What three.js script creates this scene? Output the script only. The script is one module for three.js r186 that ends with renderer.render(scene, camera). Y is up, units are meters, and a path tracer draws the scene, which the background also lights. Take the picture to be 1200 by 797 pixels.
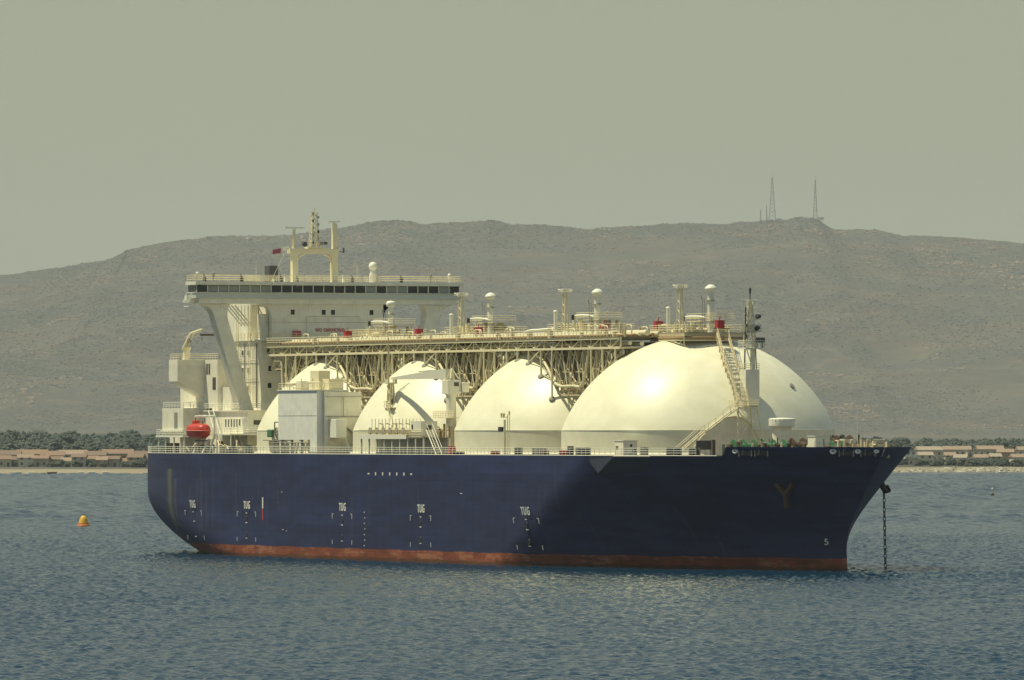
import * as THREE from 'three';
import { mergeGeometries } from 'three/addons/utils/BufferGeometryUtils.js';
import { FontLoader } from 'three/addons/loaders/FontLoader.js';
import { TextGeometry } from 'three/addons/geometries/TextGeometry.js';
import { RoundedBoxGeometry } from 'three/addons/geometries/RoundedBoxGeometry.js';

// ---------------------------------------------------------------- camera, sky, sun, exposure
const scene = new THREE.Scene();
const camera = new THREE.PerspectiveCamera(4.228, 1200 / 797, 1, 60000);
camera.position.set(0, 20.72, 0);
camera.lookAt(0, 20.72 + 1000 * 108.95 / 10794.6, -1000);
const SUN = new THREE.Vector3(-0.42, 0.905, -0.05).normalize();
const sun = new THREE.DirectionalLight(new THREE.Color().setRGB(1.0, 0.93, 0.62), 4.8);
sun.target.position.set(0, 15, -1500);
sun.position.copy(sun.target.position).addScaledVector(SUN, 3000);
sun.castShadow = true; sun.shadow.mapSize.set(4096, 4096);
Object.assign(sun.shadow.camera, { left: -220, right: 220, top: 220, bottom: -220, near: 100, far: 6000 });
scene.add(sun, sun.target);
{
  const W = 1024, H = 512, data = new Float32Array(W * H * 4), low = [0.372, 0.393, 0.287], high = [0.215, 0.288, 0.350];
  const h2 = (i, j) => { const v = Math.sin(i * 127.1 + j * 311.7) * 43758.5453; return v - Math.floor(v); };
  const vn = (x, y, w) => { const a = Math.floor(x), b = Math.floor(y), f = x - a, g = y - b, s = f * f * (3 - 2 * f), t = g * g * (3 - 2 * g), m = (k) => ((k % w) + w) % w; return (h2(m(a), b) * (1 - s) + h2(m(a + 1), b) * s) * (1 - t) + (h2(m(a), b + 1) * (1 - s) + h2(m(a + 1), b + 1) * s) * t; };
  for (let j = 0; j < H; j++) {
    const y = Math.sin(((j + 0.5) / H - 0.5) * Math.PI), t = Math.pow(Math.min(1, Math.max(0, (y - 0.05) / 0.55)), 0.7);
    for (let i = 0; i < W; i++) {
      const n = y < -0.1 ? 1 : 1 + 0.035 * (0.6 * vn(i / 8, j / 2.5, 128) + 0.4 * vn(i / 3.2, j / 1.2, 320) - 0.5);   // thin veils of haze
      for (let c = 0; c < 4; c++) data[(j * W + i) * 4 + c] = c < 3 ? n * (low[c] + (high[c] - low[c]) * t) : 1;
    }
  }
  const sky = new THREE.DataTexture(data, W, H, THREE.RGBAFormat, THREE.FloatType);
  sky.mapping = THREE.EquirectangularReflectionMapping; sky.magFilter = sky.minFilter = THREE.LinearFilter; sky.needsUpdate = true;
  scene.background = sky; scene.environment = sky;
}
const renderer = new THREE.WebGLRenderer({ antialias: true });
renderer.toneMapping = THREE.LinearToneMapping;
renderer.toneMappingExposure = 1.0;
renderer.shadowMap.enabled = true;
scene.fog = new THREE.FogExp2(new THREE.Color().setRGB(0.84, 0.91, 1.0), 2.0e-5);

// ---------------------------------------------------------------- helpers
let seed = 7;
const rnd = () => { seed = (seed + 0x6D2B79F5) | 0; let t = Math.imul(seed ^ (seed >>> 15), 1 | seed); t = (t + Math.imul(t ^ (t >>> 7), 61 | t)) ^ t; return ((t ^ (t >>> 14)) >>> 0) / 4294967296; };
const rr = (a, b) => a + (b - a) * rnd();
const V = (x, y, z) => new THREE.Vector3(x, y, z);
const lerp = (a, b, t) => a + (b - a) * t, clamp = (x, a = 0, b = 1) => Math.min(b, Math.max(a, x));
const table = (T, x) => { if (x <= T[0][0]) return T[0][1]; for (let i = 1; i < T.length; i++) if (x <= T[i][0]) return lerp(T[i - 1][1], T[i][1], (x - T[i - 1][0]) / (T[i][0] - T[i - 1][0])); return T[T.length - 1][1]; };
function hash(x, y) { let h = Math.imul(x | 0, 374761393) + Math.imul(y | 0, 668265263) | 0; h = Math.imul(h ^ (h >>> 13), 1274126177); return ((h ^ (h >>> 16)) >>> 0) / 4294967296; }
function vnoise(x, y, wrap = 0) {
  const ix = Math.floor(x), iy = Math.floor(y), fx = x - ix, fy = y - iy, s = fx * fx * (3 - 2 * fx), t = fy * fy * (3 - 2 * fy);
  const w = wrap ? (v) => ((v % wrap) + wrap) % wrap : (v) => v;
  return lerp(lerp(hash(w(ix), w(iy)), hash(w(ix + 1), w(iy)), s), lerp(hash(w(ix), w(iy + 1)), hash(w(ix + 1), w(iy + 1)), s), t);
}
function fbm(x, y, o = 5, wrap = 0) { let s = 0, a = 0.5, n = 0; for (let i = 0; i < o; i++) { s += a * vnoise(x, y, wrap); n += a; x *= 2; y *= 2; wrap *= 2; a *= 0.5; } return s / n; }

const used = {};
const numbered = (n) => { const k = used[n] = (used[n] ?? -1) + 1; return k ? n + '_' + String(k).padStart(3, '0') : n; };
function shade(o) { o.castShadow = o.receiveShadow = true; return o; }
function thing(name, label, category, group) { const g = new THREE.Group(); g.name = numbered(name); g.userData = { label, category }; if (group) g.userData.group = group; scene.add(g); return g; }
function structure(name, geo, mat) { const m = shade(new THREE.Mesh(geo, mat)); m.name = name; m.userData = { kind: 'structure' }; scene.add(m); return m; }
const grp = (name, parent) => { const g = new THREE.Group(); g.name = name; parent.add(g); return g; };
const MASS = /rail|treads|ladder|bracing|valve_|pipework|roof_pipes|pipe_rack|aft_pipes|small_marks|draught|fittings|bolts|gangplank|front_pipes|wall_pipe|frame$/;
function part(name, geos, mat, parent) {
  const list = [].concat(geos), m = shade(new THREE.Mesh(list.length > 1 ? mergeGeometries(list) : list[0], mat));
  m.name = name; if (list.length > 1 && MASS.test(name)) m.userData.kind = 'stuff'; parent.add(m); return m;
}
// geometry makers
const box = (x, y, z, sx, sy, sz) => new THREE.BoxGeometry(sx, sy, sz).translate(x, y, z);
const box2 = (x0, x1, y0, y1, z0, z1) => box((x0 + x1) / 2, (y0 + y1) / 2, (z0 + z1) / 2, x1 - x0, y1 - y0, z1 - z0);
const rbox2 = (x0, x1, y0, y1, z0, z1, r = 0.12) => { const g = new RoundedBoxGeometry(x1 - x0, y1 - y0, z1 - z0, 2, r); g.translate((x0 + x1) / 2, (y0 + y1) / 2, (z0 + z1) / 2); if (!g.index) { const n = g.attributes.position.count; g.setIndex([...Array(n).keys()]); } return metreUV(g); };
const UPV = V(0, 1, 0);
function tube(p, q, r, n = 6, r2 = r) {
  const d = q.clone().sub(p), g = new THREE.CylinderGeometry(r2, r, d.length(), n, 1);
  g.applyQuaternion(new THREE.Quaternion().setFromUnitVectors(UPV, d.normalize())); g.translate((p.x + q.x) / 2, (p.y + q.y) / 2, (p.z + q.z) / 2); return g;
}
const path = (pts, r, n = 8, seg = 24) => new THREE.TubeGeometry(new THREE.CatmullRomCurve3(pts), seg, r, n);
const lathe = (prof, n = 24) => new THREE.LatheGeometry(prof.map(([r, y]) => new THREE.Vector2(r, y)), n);
const UNIT = new THREE.CylinderGeometry(1, 1, 1, 6);
function bar(name, p, q, r, mat, parent) {
  const d = q.clone().sub(p), m = shade(new THREE.Mesh(UNIT, mat)); m.name = name; m.scale.set(r, d.length(), r);
  m.quaternion.setFromUnitVectors(UPV, d.normalize()); m.position.copy(p).add(q).multiplyScalar(0.5); parent.add(m); return m;
}
function metreUV(g) {
  const p = g.attributes.position, n = g.attributes.normal, uv = new Float32Array(p.count * 2);
  for (let i = 0; i < p.count; i++) {
    const ax = Math.abs(n.getX(i)), ay = Math.abs(n.getY(i)), az = Math.abs(n.getZ(i));
    const [a, b] = ay > ax && ay > az ? [p.getX(i), p.getZ(i)] : ax > az ? [p.getZ(i), p.getY(i)] : [p.getX(i), p.getY(i)];
    uv[2 * i] = a / 8; uv[2 * i + 1] = b / 8;
  }
  g.setAttribute('uv', new THREE.BufferAttribute(uv, 2)); return g;
}
const wallBox = (...a) => metreUV(box2(...a));
function railing(pts, h = 1.05, step = 1.5, r = 0.035) {   // posts and three rails along a polyline
  const out = [];
  for (let i = 1; i < pts.length; i++) {
    const a = pts[i - 1], b = pts[i], L = a.distanceTo(b), n = Math.max(1, Math.round(L / step));
    for (let k = i > 1 ? 1 : 0; k <= n; k++) { const p = a.clone().lerp(b, k / n); out.push(tube(p, p.clone().setY(p.y + h), r, 4)); }
    for (const f of [0.36, 0.68, 1]) out.push(tube(a.clone().setY(a.y + h * f), b.clone().setY(b.y + h * f), r, 4));
  }
  return out;
}
const dtex = (W, H, fn, srgb = false) => {
  const d = new Uint8Array(W * H * 4);
  for (let j = 0; j < H; j++) for (let i = 0; i < W; i++) { const c = fn(i, j); for (let k = 0; k < 3; k++) d[(j * W + i) * 4 + k] = clamp(c[k], 0, 1) * 255; d[(j * W + i) * 4 + 3] = 255; }
  const t = new THREE.DataTexture(d, W, H); t.wrapS = t.wrapT = THREE.RepeatWrapping; t.magFilter = THREE.LinearFilter; t.minFilter = THREE.LinearMipmapLinearFilter; t.generateMipmaps = true;
  if (srgb) t.colorSpace = THREE.SRGBColorSpace; t.needsUpdate = true; return t;
};

// ---------------------------------------------------------------- materials
const std = (r, g, b, rough = 0.6, extra = {}) => { const m = new THREE.MeshStandardMaterial({ roughness: rough, metalness: 0, side: THREE.DoubleSide, ...extra }); m.color.setRGB(r, g, b); return m; };
// weathered paint: mottling with faint rust runs, tile 16 m
const streak = new Float32Array(512 * 512);
{
  for (let k = 0; k < 120; k++) {
    const x0 = Math.floor(rnd() * 512), y0 = Math.floor(rnd() * 512), len = rr(30, 190), w = rr(1, 3), s = rr(0.05, 0.3);
    for (let t = 0; t < len; t++) for (let dx = -3; dx <= 3; dx++) { const k2 = Math.exp(-dx * dx / w) * s * (1 - t / len); const i = (((y0 - t) & 511) * 512 + ((x0 + dx) & 511)); streak[i] = Math.max(streak[i], k2); }
  }
}
const paintTex = dtex(512, 512, (i, j) => {
  const n = fbm(i / 64, j / 64, 5, 8), s = streak[j * 512 + i], v = 0.9 + 0.1 * n;
  return [v * (1 - 0.35 * s), v * (1 - 0.55 * s), v * (1 - 0.8 * s)];
}, true);
const domeTex = dtex(1024, 512, (i, j) => {
  const n = fbm(i / 64, j / 64, 5, 8), seam = j % 64 < 1 ? 0.955 : i % 64 < 1 ? 0.975 : 1, plate = 0.985 + 0.015 * hash(Math.floor(i / 64), Math.floor(j / 64) * 3), v = (0.93 + 0.07 * n) * seam * plate;
  return [v, v, v * (0.97 + 0.03 * n)];
}, true);
const M = {
  dome: std(0.86, 0.83, 0.66, 0.42, { map: domeTex }),
  white: std(0.88, 0.845, 0.71, 0.5, { map: paintTex }),
  plainWhite: std(0.78, 0.77, 0.67, 0.45),
  panel: std(0.86, 0.86, 0.80, 0.55, { map: paintTex }),
  greyBand: std(0.52, 0.56, 0.54, 0.5),
  beige: std(0.74, 0.67, 0.46, 0.6),
  tan: std(0.56, 0.48, 0.31, 0.7),
  pipe: std(0.68, 0.62, 0.43, 0.5),
  rustPipe: std(0.30, 0.20, 0.10, 0.75),
  deck: std(0.15, 0.125, 0.095, 0.8),
  grating: std(0.28, 0.24, 0.15, 0.8),
  red: std(0.42, 0.025, 0.035, 0.45),
  boat: std(0.50, 0.045, 0.03, 0.4),
  green: std(0.05, 0.17, 0.08, 0.5),
  brown: std(0.10, 0.065, 0.045, 0.7),
  dark: std(0.025, 0.024, 0.028, 0.6),
  darkGrey: std(0.085, 0.08, 0.085, 0.6),
  midGrey: std(0.28, 0.27, 0.23, 0.6),
  glass: std(0.018, 0.018, 0.016, 0.12),
  blind: std(0.26, 0.29, 0.26, 0.5),
  mark: std(0.75, 0.75, 0.70, 0.6),
  anchor: std(0.075, 0.042, 0.02, 0.8),
  chain: std(0.035, 0.03, 0.026, 0.75),
  yellow: std(0.72, 0.40, 0.03, 0.45),
  orange: std(0.55, 0.17, 0.03, 0.5),
  flagRed: std(0.32, 0.06, 0.10, 0.8),
};

// ================================================================ SEA
const shoreAt = (x) => 4743 + 400 * Math.tanh(x / 600);
{
  const waves = [];
  for (let k = 0; k < 42; k++) {
    const L = 0.85 * Math.pow(2.9 / 0.85, k / 41) * rr(0.92, 1.08), dir = -0.4 + rr(-1, 1) * 1.55, kk = 2 * Math.PI / L;
    waves.push([kk * Math.sin(dir), kk * Math.cos(dir), rr(0, 6.283), 0.0102 * Math.pow(L, 0.95) * rr(0.7, 1.3)]);
  }
  const calm = (x, D) => { const a = fbm(x / 90 + 11, D / 330 + 3, 4), b = fbm(x / 24 - 5, D / 120, 3); return 0.85 + 0.7 * clamp((a - 0.3) * 2.2) * (0.6 + 0.8 * b); };
  const height = (x, D) => { let h = 0; for (const [kx, kz, p, a] of waves) { const s = Math.sin(kx * x + kz * D + p); h += a * (s + 0.28 * s * s); } return h; };
  const pos = [], idx = [], uv = [];
  function patch(xs, Ds, waveFn) {
    const base = pos.length / 3, nx = xs.length;
    for (const D of Ds) for (const x of xs) { pos.push(x, waveFn ? waveFn(x, D) : 0, -D); uv.push(x / 48, D / 48); }
    for (let j = 0; j < Ds.length - 1; j++) for (let i = 0; i < nx - 1; i++) { const a = base + j * nx + i; idx.push(a, a + 1, a + nx, a + 1, a + nx + 1, a + nx); }
  }
  const range = (a, b, n) => Array.from({ length: n + 1 }, (_, i) => lerp(a, b, i / n));
  const X0 = -140, X1 = 140, D0 = 700, D1 = 2300, xs = range(X0, X1, 660), Ds = [];
  for (let D = D0; D < D1; D += 0.62 + 1.5 * (D - D0) / (D1 - D0)) Ds.push(D); Ds.push(D1);
  const swell = []; for (let k = 0; k < 34; k++) { const L = 2.4 * Math.pow(6, k / 33), dir = -0.4 + rr(-1, 1) * 1.5, kk = 2 * Math.PI / L; swell.push([kk * Math.sin(dir), kk * Math.cos(dir), rr(0, 6.283), 0.0085 * Math.pow(L, 0.9)]); }
  const farWave = (x, D) => { const e = clamp(Math.min(x + 300, 300 - x) / 20) * clamp((4700 - D) / 40) * (Math.abs(x) > 135 ? clamp((D - D1) / 30) : 1); let h = 0; if (e > 0) for (const [kx, kz, p, a] of swell) h += a * Math.sin(kx * x + kz * D + p); return e * calm(x, D) * h; };
  patch(xs, Ds, (x, D) => { const e = clamp(Math.min(x - X0, X1 - x) / 8) * clamp((D - D0) / 20); if (!e) return 0; const k = clamp((D - 1850) / 430), n = k < 1 ? calm(x, D) * height(x, D) : 0; return e * (k > 0 ? lerp(n, farWave(x, D), k * k * (3 - 2 * k)) : n); });
  const far = 5600, wide = 7000;
  patch([-wide, -2000, -600, X0], [-1500, D0, 1000, 1500, D1]); patch([X1, 600, 2000, wide], [-1500, D0, 1000, 1500, D1]); patch([-wide, -2000, -300], [D1, 3300, 4700, far]); patch([300, 2000, wide], [D1, 3300, 4700, far]);
  patch([X0, 0, X1], [-1500, 0, D0]);
  patch(range(-300, 300, 500), range(D1, 4700, 520), farWave); patch([-300, 0, 300], [4700, far]);
  const g = new THREE.BufferGeometry();
  g.setAttribute('position', new THREE.Float32BufferAttribute(pos, 3)); g.setAttribute('uv', new THREE.Float32BufferAttribute(uv, 2)); g.setIndex(idx); g.computeVertexNormals();
  // fine ripples, tile 48 m
  const rip = []; for (let k = 0; k < 70; k++) { const n = Math.pow(10, rr(1.1, 1.95)), a = -0.55 + rr(-1, 1) * 1.1; const kx = Math.round(n * Math.sin(a)), ky = Math.round(n * Math.cos(a)); rip.push([kx, ky, rr(0, 6.283), 1 / Math.pow(Math.hypot(kx, ky) + 1, 1.0)]); }
  const S = 512, hbuf = new Float32Array(S * S); let lo = 1e9, hi = -1e9;
  for (let j = 0; j < S; j++) for (let i = 0; i < S; i++) { let h = 0; for (const [a, b, p, m] of rip) h += m * Math.sin(2 * Math.PI * (a * i + b * j) / S + p); hbuf[j * S + i] = h; lo = Math.min(lo, h); hi = Math.max(hi, h); }
  const bump = dtex(S, S, (i, j) => { const v = (hbuf[j * S + i] - lo) / (hi - lo); return [v, v, v]; });
  structure('sea', g, new THREE.MeshPhysicalMaterial({ color: new THREE.Color().setRGB(0.003, 0.026, 0.056), roughness: 0.15, ior: 1.333, bumpMap: bump, bumpScale: 0.34, side: THREE.DoubleSide }));
}

// ================================================================ LAND: beach, mountain
const RIDGE = [[-900, 345], [-300, 335], [0, 322], [60, 314], [130, 302], [150, 292], [200, 283], [240, 278], [290, 276.5], [340, 276], [400, 266], [420, 262], [440, 259.5], [470, 257.5], [500, 262], [530, 261], [560, 259], [575, 258], [600, 263], [650, 264], [690, 268], [740, 265], [800, 262], [850, 262], [885, 259], [905, 258], [920, 256.5], [935, 253.5], [952, 255], [962, 260], [975, 268], [1000, 269], [1030, 270], [1060, 276], [1130, 277], [1200, 284], [1500, 300], [2200, 350]];
const RD = 22000, FOOT = 17000;
const ridgeY = (x) => 20.7 + (507.45 - table(RIDGE, 600 + x * 10794.6 / RD)) * RD / 10794.6;
function ground(x, D) {
  const s = shoreAt(x), d = D - s;
  if (d < 110) return -1.2 + 3.4 * clamp(d / 110);
  const plain = 2.2 + 11 * clamp((d - 110) / 1400);
  const t = clamp((D - FOOT) / (RD - FOOT));
  let y = plain + (ridgeY(x) - 13.2) * (0.35 * t + 0.65 * Math.pow(t, 1.2));
  if (D > RD) y -= (D - RD) * 0.2;
  const env = Math.min(1, t * 3) * clamp((1 - t) * 2.2 + 0.1);
  y += env * ((fbm(x / 620 + 9, D / 900, 5) - 0.5) * 115 + (fbm(x / 130, D / 200, 4) - 0.5) * 30);
  y += t * (fbm(x / 36 + 40, D / 90, 3) - 0.5) * 10;
  return y;
}
function sheet(x0, x1, nx, dFn, nd) {
  const pos = [], uv = [], idx = [];
  for (let j = 0; j <= nd; j++) for (let i = 0; i <= nx; i++) { const x = lerp(x0, x1, i / nx), D = dFn(x, j / nd); pos.push(x, ground(x, D), -D); uv.push(x / 1400, D / 1400); }
  for (let j = 0; j < nd; j++) for (let i = 0; i < nx; i++) { const a = j * (nx + 1) + i; idx.push(a, a + 1, a + nx + 1, a + 1, a + nx + 2, a + nx + 1); }
  const g = new THREE.BufferGeometry(); g.setAttribute('position', new THREE.Float32BufferAttribute(pos, 3)); g.setAttribute('uv', new THREE.Float32BufferAttribute(uv, 2)); g.setIndex(idx); g.computeVertexNormals(); return g;
}
{
  const sand = dtex(256, 256, (i, j) => { const n = fbm(i / 16, j / 16, 5, 16), v = 0.78 + 0.22 * n; return [v, v * 0.98, v * 0.95]; }, true);
  structure('beach', sheet(-1400, 1400, 280, (x, t) => shoreAt(x) - 30 + 150 * t, 14), std(0.32, 0.28, 0.21, 0.95, { map: sand }));
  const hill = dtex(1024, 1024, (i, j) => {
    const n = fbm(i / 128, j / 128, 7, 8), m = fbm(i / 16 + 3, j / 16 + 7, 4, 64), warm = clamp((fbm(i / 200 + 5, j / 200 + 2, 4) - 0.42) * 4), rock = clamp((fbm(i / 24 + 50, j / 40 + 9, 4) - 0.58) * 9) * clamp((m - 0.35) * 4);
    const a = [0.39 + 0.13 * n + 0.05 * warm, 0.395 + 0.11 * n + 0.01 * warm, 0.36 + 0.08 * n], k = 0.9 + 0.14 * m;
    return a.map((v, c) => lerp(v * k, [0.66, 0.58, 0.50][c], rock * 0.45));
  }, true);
  structure('mountain', sheet(-4200, 4200, 600, (x, t) => t < 0.14 ? lerp(shoreAt(x) + 112, FOOT, t / 0.14) : lerp(FOOT, 24000, (t - 0.14) / 0.86), 320), std(0.425, 0.445, 0.475, 1.0, { map: hill }));  // part of the haze is put into the colour: pale, low-contrast slope tones
}

// ================================================================ SHIP
const AL = 67.68 * Math.PI / 180, CA = Math.cos(AL), SA = Math.sin(AL);
const ship = thing('gas_carrier', 'long dark blue gas carrier with four cream domed tanks lying at anchor', 'ship');
ship.position.set(2.43 - 144 * CA, 0, -1488.7 - 144 * SA); ship.rotation.y = -AL;
function onShip(o, x, y, z) { o.position.copy(ship.position).add(V(x, y, z).applyAxisAngle(UPV, -AL)); o.rotation.y = -AL; return o; }
const DECK = 17.2;

// ---- hull
const STEM = [[-2, 269.6], [0, 269.2], [3.9, 268.8], [6.4, 269.6], [9, 272], [12.5, 276], [16.6, 280.6], [18.8, 283.2]];
const smoothStem = (Y) => { let s = 0; for (let k = -2; k <= 2; k++) s += table(STEM, Y + k * 0.5); return s / 5; };
function half(X, Y) {
  const Xe = smoothStem(Y), t = clamp(Y / 18.5), Xs = 190 + 35 * t, n = 1.3 + 0.52 * Math.pow(t, 1.5), m = 1 - 0.06 * t;
  const xi = clamp((X - Xs) / (Xe - Xs)), bf = 24 * Math.pow(Math.max(0, 1 - Math.pow(xi, n)), m);
  const w = 1 - Math.pow(1 - clamp(Y, 0, 11) / 11, 2), bt = 0.5 + 10.5 * w, Xf = 82 - 28 * w, Xa = 12 * (1 - w), e = clamp((X - Xa) / (Xf - Xa));
  return Math.min(bf, bt + (24 - bt) * Math.pow(1 - Math.pow(1 - e, 2.2), 0.9));
}
const sternX = (Y) => 12 * Math.pow(1 - clamp(Y, 0, 11) / 11, 2);
const HU = (X, Y) => [X / 290, (Y + 2) / 22];
function hullSheet(side, Y0, Y1, ny, Xfrom, nx = 190) {
  const pos = [], uv = [], idx = [];
  for (let j = 0; j <= ny; j++) {
    const v = j / ny;
    for (let i = 0; i <= nx; i++) {
      const s = i / nx, q = 0.5 - 0.5 * Math.cos(Math.PI * s), f = lerp(s, q, 0.75);
      const top = typeof Y1 === 'function' ? Y1(lerp(Xfrom, 281.5, f)) : Y1, Y = lerp(Y0, top, v), a = Xfrom === undefined ? sternX(Y) : Xfrom, X = lerp(a, smoothStem(Y), f);
      pos.push(X, Y, side * Math.max(half(X, Y), 0.02)); uv.push(...HU(X, Y));
    }
  }
  for (let j = 0; j < ny; j++) for (let i = 0; i < nx; i++) { const a = j * (nx + 1) + i, b = a + nx + 1; side > 0 ? idx.push(a, a + 1, b, a + 1, b + 1, b) : idx.push(a, b, a + 1, a + 1, b, b + 1); }
  const g = new THREE.BufferGeometry(); g.setAttribute('position', new THREE.Float32BufferAttribute(pos, 3)); g.setAttribute('uv', new THREE.Float32BufferAttribute(uv, 2)); g.setIndex(idx); g.computeVertexNormals(); return g;
}
{
  const W = 2048, H = 512, run = new Float32Array(W * H), pale = new Float32Array(W * H);
  const addRun = (buf, X, Ytop, Ybot, w, s) => {
    const cx = X / 290 * W, jt = (Ytop + 2) / 22 * H, jb = (Ybot + 2) / 22 * H;
    for (let j = Math.floor(jb); j <= jt; j++) if (j >= 0 && j < H) for (let i = Math.floor(cx - 3 * w - 1); i <= cx + 3 * w + 1; i++) if (i >= 0 && i < W) {
      const e = Math.exp(-Math.pow((i - cx - 1.2 * Math.sin(j * 0.06 + X)) / w, 2)), k = s * e * (0.55 + 0.45 * hash(i, j >> 2)); buf[j * W + i] = Math.max(buf[j * W + i], k);
    }
  };
  addRun(pale, 40.5, 14.6, 4.3, 11, 1.0); addRun(pale, 43.8, 13, 3.6, 4, 0.6);
  for (const [X, a, b, s] of [[52, 12, 3, 0.35], [55.5, 13, 2.5, 0.4], [57.5, 14.5, 4, 0.45], [60, 12.5, 3.5, 0.3], [63, 15, 5, 0.25]]) addRun(pale, X, a, b, 2.5, s);
  for (let k = 0; k < 90; k++) { const X = rr(20, 270), Y = rr(5, 17); addRun(rnd() < 0.5 ? pale : run, X, Y, Y - rr(1.5, 7), rr(0.8, 2.4), rr(0.08, 0.34)); }
  for (let k = 0; k < 160; k++) { const X = rr(10, 268), Y = rr(0.6, 2.0); addRun(run, X, Y, Y - rr(0.4, 1.5), rr(1, 5), rr(0.15, 0.55)); }
  const hullTex = dtex(W, H, (i, j) => {
    const X = i / W * 290, Y = j / H * 22 - 2, n = fbm(i / 40, j / 26, 5), m = fbm(i / 9, j / 9, 3), line = 1.97 + 0.05 * Math.sin(X * 0.4) + 0.12 * (m - 0.5);
    let c;
    if (Y > line) {
      const seam = (Math.abs(Y % 2.9 - 1.45) < 0.035 || Math.abs(X % 11.6 - 5.8) < 0.06) ? 0.9 : 1, strake = 0.94 + 0.12 * hash(Math.floor((Y + 0.1) / 2.9), Math.floor(X / 34)), v = (0.80 + 0.36 * n) * seam * strake;
      c = [0.18 * v, 0.205 * v, 0.345 * v];
    } else { const v = 0.72 + 0.5 * n; c = [0.53 * v, 0.285 * v, 0.215 * v]; if (m * n > 0.34) c = c.map((q, k) => lerp(q, [0.62, 0.50, 0.40][k], 0.45)); if (vnoise(i / 22, j / 5) > 0.78) c = c.map((q, k) => lerp(q, [0.36, 0.22, 0.17][k], 0.5)); if (Y < 0.35 + 0.5 * m) c = c.map((q, k) => lerp(q, [0.28, 0.20, 0.13][k], 0.65)); }
    const r = run[j * W + i], p = pale[j * W + i];
    c = c.map((q, k) => lerp(q, [0.28, 0.19, 0.14][k], r)); return c.map((q, k) => lerp(q, [0.50, 0.47, 0.32][k], p * 0.75));
  }, true);
  const hullBump = dtex(2048, 256, (i, j) => { const X = i / 2048 * 290, Y = j / 256 * 22 - 2, fr = Math.abs((X % 3.2) - 1.6) / 1.6, st = Math.abs((Y % 0.97) - 0.485) / 0.485, v = 0.45 + 0.16 * Math.min(1, fr * 1.3) + 0.05 * st + 0.3 * (fbm(i / 60, j / 30, 3) - 0.5) - (Math.abs(Y % 2.9 - 1.45) < 0.05 ? 0.12 : 0); return [v, v, v]; });
  M.hull = new THREE.MeshPhysicalMaterial({ bumpMap: hullBump, bumpScale: 0.05, map: hullTex, roughness: 0.55, specularIntensity: 0.3, side: THREE.DoubleSide });
  const hull = grp('hull', ship);
  part('side_shell', hullSheet(1, -2, 17.25, 44), M.hull, hull); part('side_shell', hullSheet(-1, -2, 17.25, 44), M.hull, hull);
  // transom closing the stern
  { const p = [], uv = [], idx = []; const n = 30; for (let j = 0; j <= n; j++) { const Y = lerp(-2, 17.25, j / n), x = sternX(Y), b = half(x, Y); for (const z of [-b, b]) { p.push(x, Y, z); uv.push(...HU(x, Y)); } if (j < n) { const a = j * 2; idx.push(a, a + 1, a + 2, a + 1, a + 3, a + 2); } }
    const g = new THREE.BufferGeometry(); g.setAttribute('position', new THREE.Float32BufferAttribute(p, 3)); g.setAttribute('uv', new THREE.Float32BufferAttribute(uv, 2)); g.setIndex(idx); g.computeVertexNormals(); part('transom', g, M.hull, hull); }
  const topY = (X) => 17.25 + 1.38 * clamp((X - 256.6) / 2.2) * clamp((X - 256.6) / 2.2);
  for (const s of [1, -1]) part('bulwark', hullSheet(s, 17.25, topY, 6, 256.6, 60), M.hull, hull);
  { const p = [], idx = [], n = 120; for (let i = 0; i <= n; i++) { const X = lerp(0.05, 281.2, i / n), b = Math.max(half(X, 17.2) - 0.03, 0.01); p.push(X, DECK, b, X, DECK, -b); if (i < n) { const a = i * 2; idx.push(a, a + 2, a + 1, a + 1, a + 2, a + 3); } }
    const g = new THREE.BufferGeometry(); g.setAttribute('position', new THREE.Float32BufferAttribute(p, 3)); g.setIndex(idx); g.computeVertexNormals(); part('main_deck', g, M.deck, hull); }
  // white cap strip along the deck edge
  for (const s of [1, -1]) { const cap = []; for (let X = 6; X < 256; X += 5) cap.push(tube(V(X, 17.28, s * (half(X, 17.2) - 0.06)), V(Math.min(X + 5, 256), 17.28, s * (half(Math.min(X + 5, 256), 17.2) - 0.06)), 0.06, 5));
  part('gunwale_strip', cap, M.plainWhite, hull); }
  // mooring platform jutting from the side
  { const hz = (X, Y) => half(X, Y) - 0.1, P = [[225.6, 17.15, hz(225.6, 17.15)], [236.8, 17.15, 24.15], [242.6, 17.15, hz(242.6, 17.15)], [230.0, 14.6, 23.8], [240.2, 14.9, hz(240.2, 14.9)], [230.4, 14.4, hz(230.4, 14.4)], [225.8, 16.6, hz(225.8, 16.6)]], F = [[0, 1, 2], [0, 6, 1], [6, 3, 1], [3, 4, 1], [1, 4, 2], [3, 5, 4], [6, 5, 3]], v = [], sh = new THREE.BufferGeometry(); for (const f of F) for (const k of f) v.push(...P[k]);
    sh.setAttribute('position', new THREE.Float32BufferAttribute(v, 3)); sh.computeVertexNormals(); part('side_platform', sh, std(0.027, 0.032, 0.062, 0.6), hull);
    part('platform_edge', [tube(V(...P[1]).add(V(0, 0.02, 0)), V(...P[2]).add(V(0, 0.02, 0)), 0.12, 6)], M.midGrey, hull); }
}
const font = await new FontLoader().loadAsync('fonts/droid/droid_sans_bold.typeface.json');
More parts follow.
